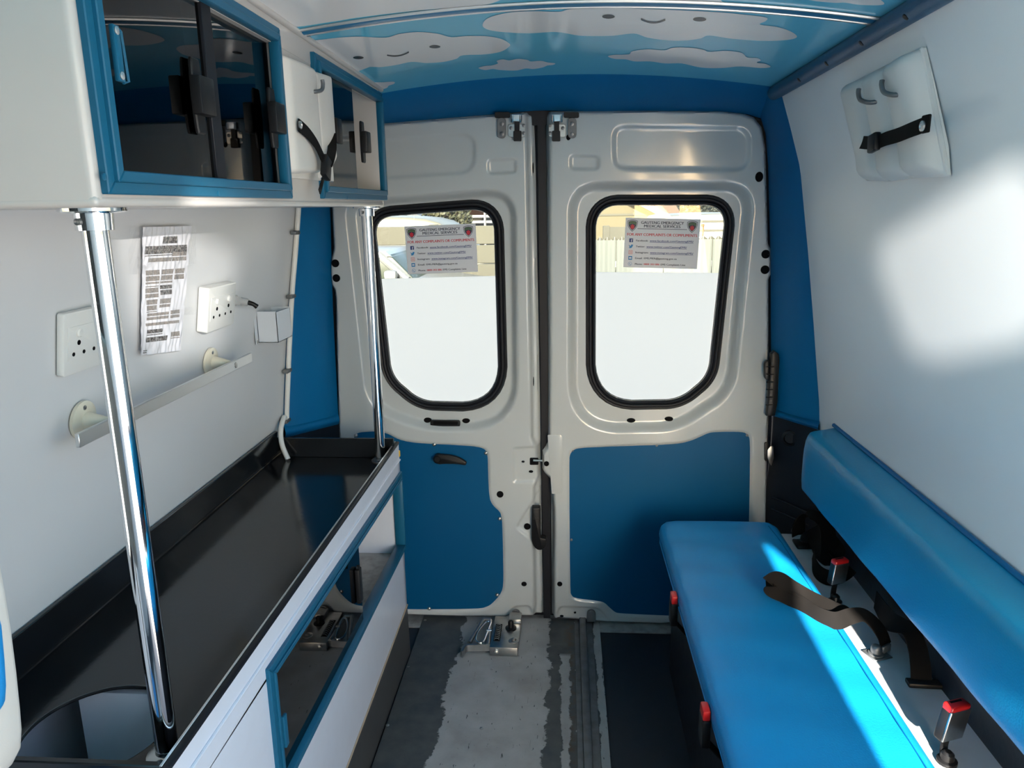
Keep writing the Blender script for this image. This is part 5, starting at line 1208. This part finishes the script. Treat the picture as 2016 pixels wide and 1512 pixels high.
bv = root('box_van', (PY(1370, 450, Yx).x, Yx+1, GZ), 'cream box van with a rust streak behind the fence', 'van')
q = [PY(x, y, Yx) for x, y in ((1296, 480), (1298, 437), (1306, 428), (1325, 424), (1420, 420), (1520, 420), (1520, 480))]; q[0].z = q[-1].z = GZ+.4
MB().prism(q, (0, 2.0, 0), .05, 2).obj('body', 'cream_van', bv)
slab_px(1296, 435, 1520, 435.8, Yx-.012, .02, 'panel_seam', 'precast', bv); slab_px(1296, 453, 1520, 453.8, Yx-.012, .02, 'panel_seam', 'precast', bv)
slab_px(1383, 442, 1385.5, 466, Yx-.014, .02, 'rust_streak', 'rust', bv); slab_px(1380, 441, 1387, 445, Yx-.02, .03, 'lamp_bracket', 'rust', bv)
for k in (.15, .8):
    x = q[0].x+(q[-1].x-q[0].x)*k; MB().lathe((x, Yx-.02, GZ+.38), (0, 1, 0), [(.25, 0), (.37, .01), (.38, .05), (.38, .22)], 24).obj('wheel', 'rubber', bv)
Yg = 17
gh = root('gabled_house', (PY(1200, 430, Yg).x, Yg+3, GZ), 'yellow gabled house with grey barge board outside', 'house')
q = [PY(x, y, Yg) for x, y in ((1060, 470), (1060, 420), (1210, 372), (1296, 424), (1296, 470))]; q[0].z = q[-1].z = GZ
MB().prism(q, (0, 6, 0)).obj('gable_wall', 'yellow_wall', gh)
MB().prism([PY(x, y, Yg-.3) for x, y in ((1206, 360), (1232, 372), (1322, 425), (1312, 428), (1296, 424), (1206, 376))], (0, 7, 0)).obj('barge_board', 'roof_grey', gh)
MB().prism([PY(x, y, Yg-.3) for x, y in ((1206, 360), (1040, 424), (1050, 428), (1206, 376))], (0, 7, 0)).obj('barge_board', 'roof_grey', gh)
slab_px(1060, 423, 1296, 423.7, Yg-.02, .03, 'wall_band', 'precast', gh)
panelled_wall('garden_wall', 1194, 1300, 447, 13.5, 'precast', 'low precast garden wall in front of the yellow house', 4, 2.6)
for k in range(9):
    pass
Yr = 27
th = root('tiled_house', (PY(1330, 415, Yr).x, Yr+3, GZ), 'far house with orange tiled roof beside the gable', 'house')
q = [PY(x, y, Yr) for x, y in ((1290, 425), (1290, 396), (1326, 396), (1340, 420), (1340, 425))]
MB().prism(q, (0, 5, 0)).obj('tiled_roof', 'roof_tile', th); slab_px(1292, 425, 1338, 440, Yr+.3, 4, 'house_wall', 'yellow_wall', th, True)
for k_, (px, r, lb_) in enumerate(((1352, 1.0, 'dark tree touching the tiled roof'), (1388, 1.1, 'dark bushy tree in the middle of the tree row'), (1428, 1.15, 'dark tree at the outer end of the tree row'))):
    tree('far_tree', lb_, px, 412, 33.5+2.6*k_, r, 'leaf_dark', 1500, .8)['group'] = 'dark trees above the box van'

# ---- lights added out of view, masks cut to cast the bright side-wall patches
def added_patch_light(pos, outline, mount, power, blur, colr, lab):
    pos = Vector(pos); c = sum(outline, Vector())/len(outline); d = (c-pos).normalized()
    rt = root('added_patch_light', mount, lab, 'lamp', 'added lights casting the side-wall patches')
    MB().tube([mount, (Vector(mount)+pos)/2+Vector((0, 0, .02)), pos-d*.05], .008, 8).obj('patch_light_arm', 'dull_steel', rt)
    u = d.orthogonal().normalized(); w_ = d.cross(u); D = .12; R = .075
    MB().add(*(lambda n: ([pos-d*.06+(u*cos(2*pi*k/n)+w_*sin(2*pi*k/n))*r+d*h for r, h in ((.03, 0), (R, .03), (R, .18)) for k in range(n)], [(j*n+k, j*n+(k+1) % n, (j+1)*n+(k+1) % n, (j+1)*n+k) for j in range(2) for k in range(n)]+[tuple(range(n))]))(28)).obj('patch_light_head', 'plastic_white', rt)
    # mask: round plate with a hole cut to the bright patch outline
    hole = []
    for p in outline:
        v = p-pos; v = v*(D/v.dot(d)); hole.append((v.dot(u), v.dot(w_)))
    n = 72; rim = []; inn = []; A = np.array(hole); cen = A.mean(0)
    for k in range(n):
        a = 2*pi*k/n; dx, dy = cos(a), sin(a); best = 0
        for i in range(len(A)):
            p, q = A[i]-cen, A[(i+1) % len(A)]-cen; e_ = q-p; den = dx*e_[1]-dy*e_[0]
            if abs(den) < 1e-12: continue
            t = (p[0]*e_[1]-p[1]*e_[0])/den; s = (p[0]*dy-p[1]*dx)/den
            if t > 0 and -1e-6 <= s <= 1+1e-6: best = max(best, t)
        inn.append(pos+d*D+u*(cen[0]+dx*best)+w_*(cen[1]+dy*best)); rim.append(pos+d*D+(u*dx+w_*dy)*R)
    MB().ring(rim, inn, d*.002).obj('patch_mask', 'black_plastic', rt)
    ld = bpy.data.lights.new('patch_spot', 'SPOT'); ld.energy = power; ld.spot_size = radians(70); ld.spot_blend = .1; ld.shadow_soft_size = blur; ld.color = colr
    lo = bpy.data.objects.new('patch_spot', ld); col.objects.link(lo); lo.location = pos; lo.rotation_euler = d.to_track_quat('-Z', 'Y').to_euler()
    return rt
pr_ = [PWR(x, y) for x, y in round_poly([(1990, 312, 20), (1712, 487, 30), (1795, 722, 60), (1900, 700, 10), (2040, 668, 30), (2075, 520, 20), (2040, 340, 20)], 5)]
added_patch_light((-.42, .05, 1.70), pr_, (-.60, -.25, 1.93), 100.0, .0030, (1.0, .95, .88), 'added light casting the bright patch on the bare right wall')
pl2 = [PWL(x, y) for x, y in round_poly([(230, 424, 20), (330, 436, 10), (478, 503, 8), (452, 590, 20), (436, 690, 14), (318, 716, 20), (262, 640, 20)], 5)]
added_patch_light((.45, .10, 1.76), pl2, (.55, -.25, 1.93), 110.0, .0025, (1.0, .95, .89), 'added light casting the bright patch around the taped notice')
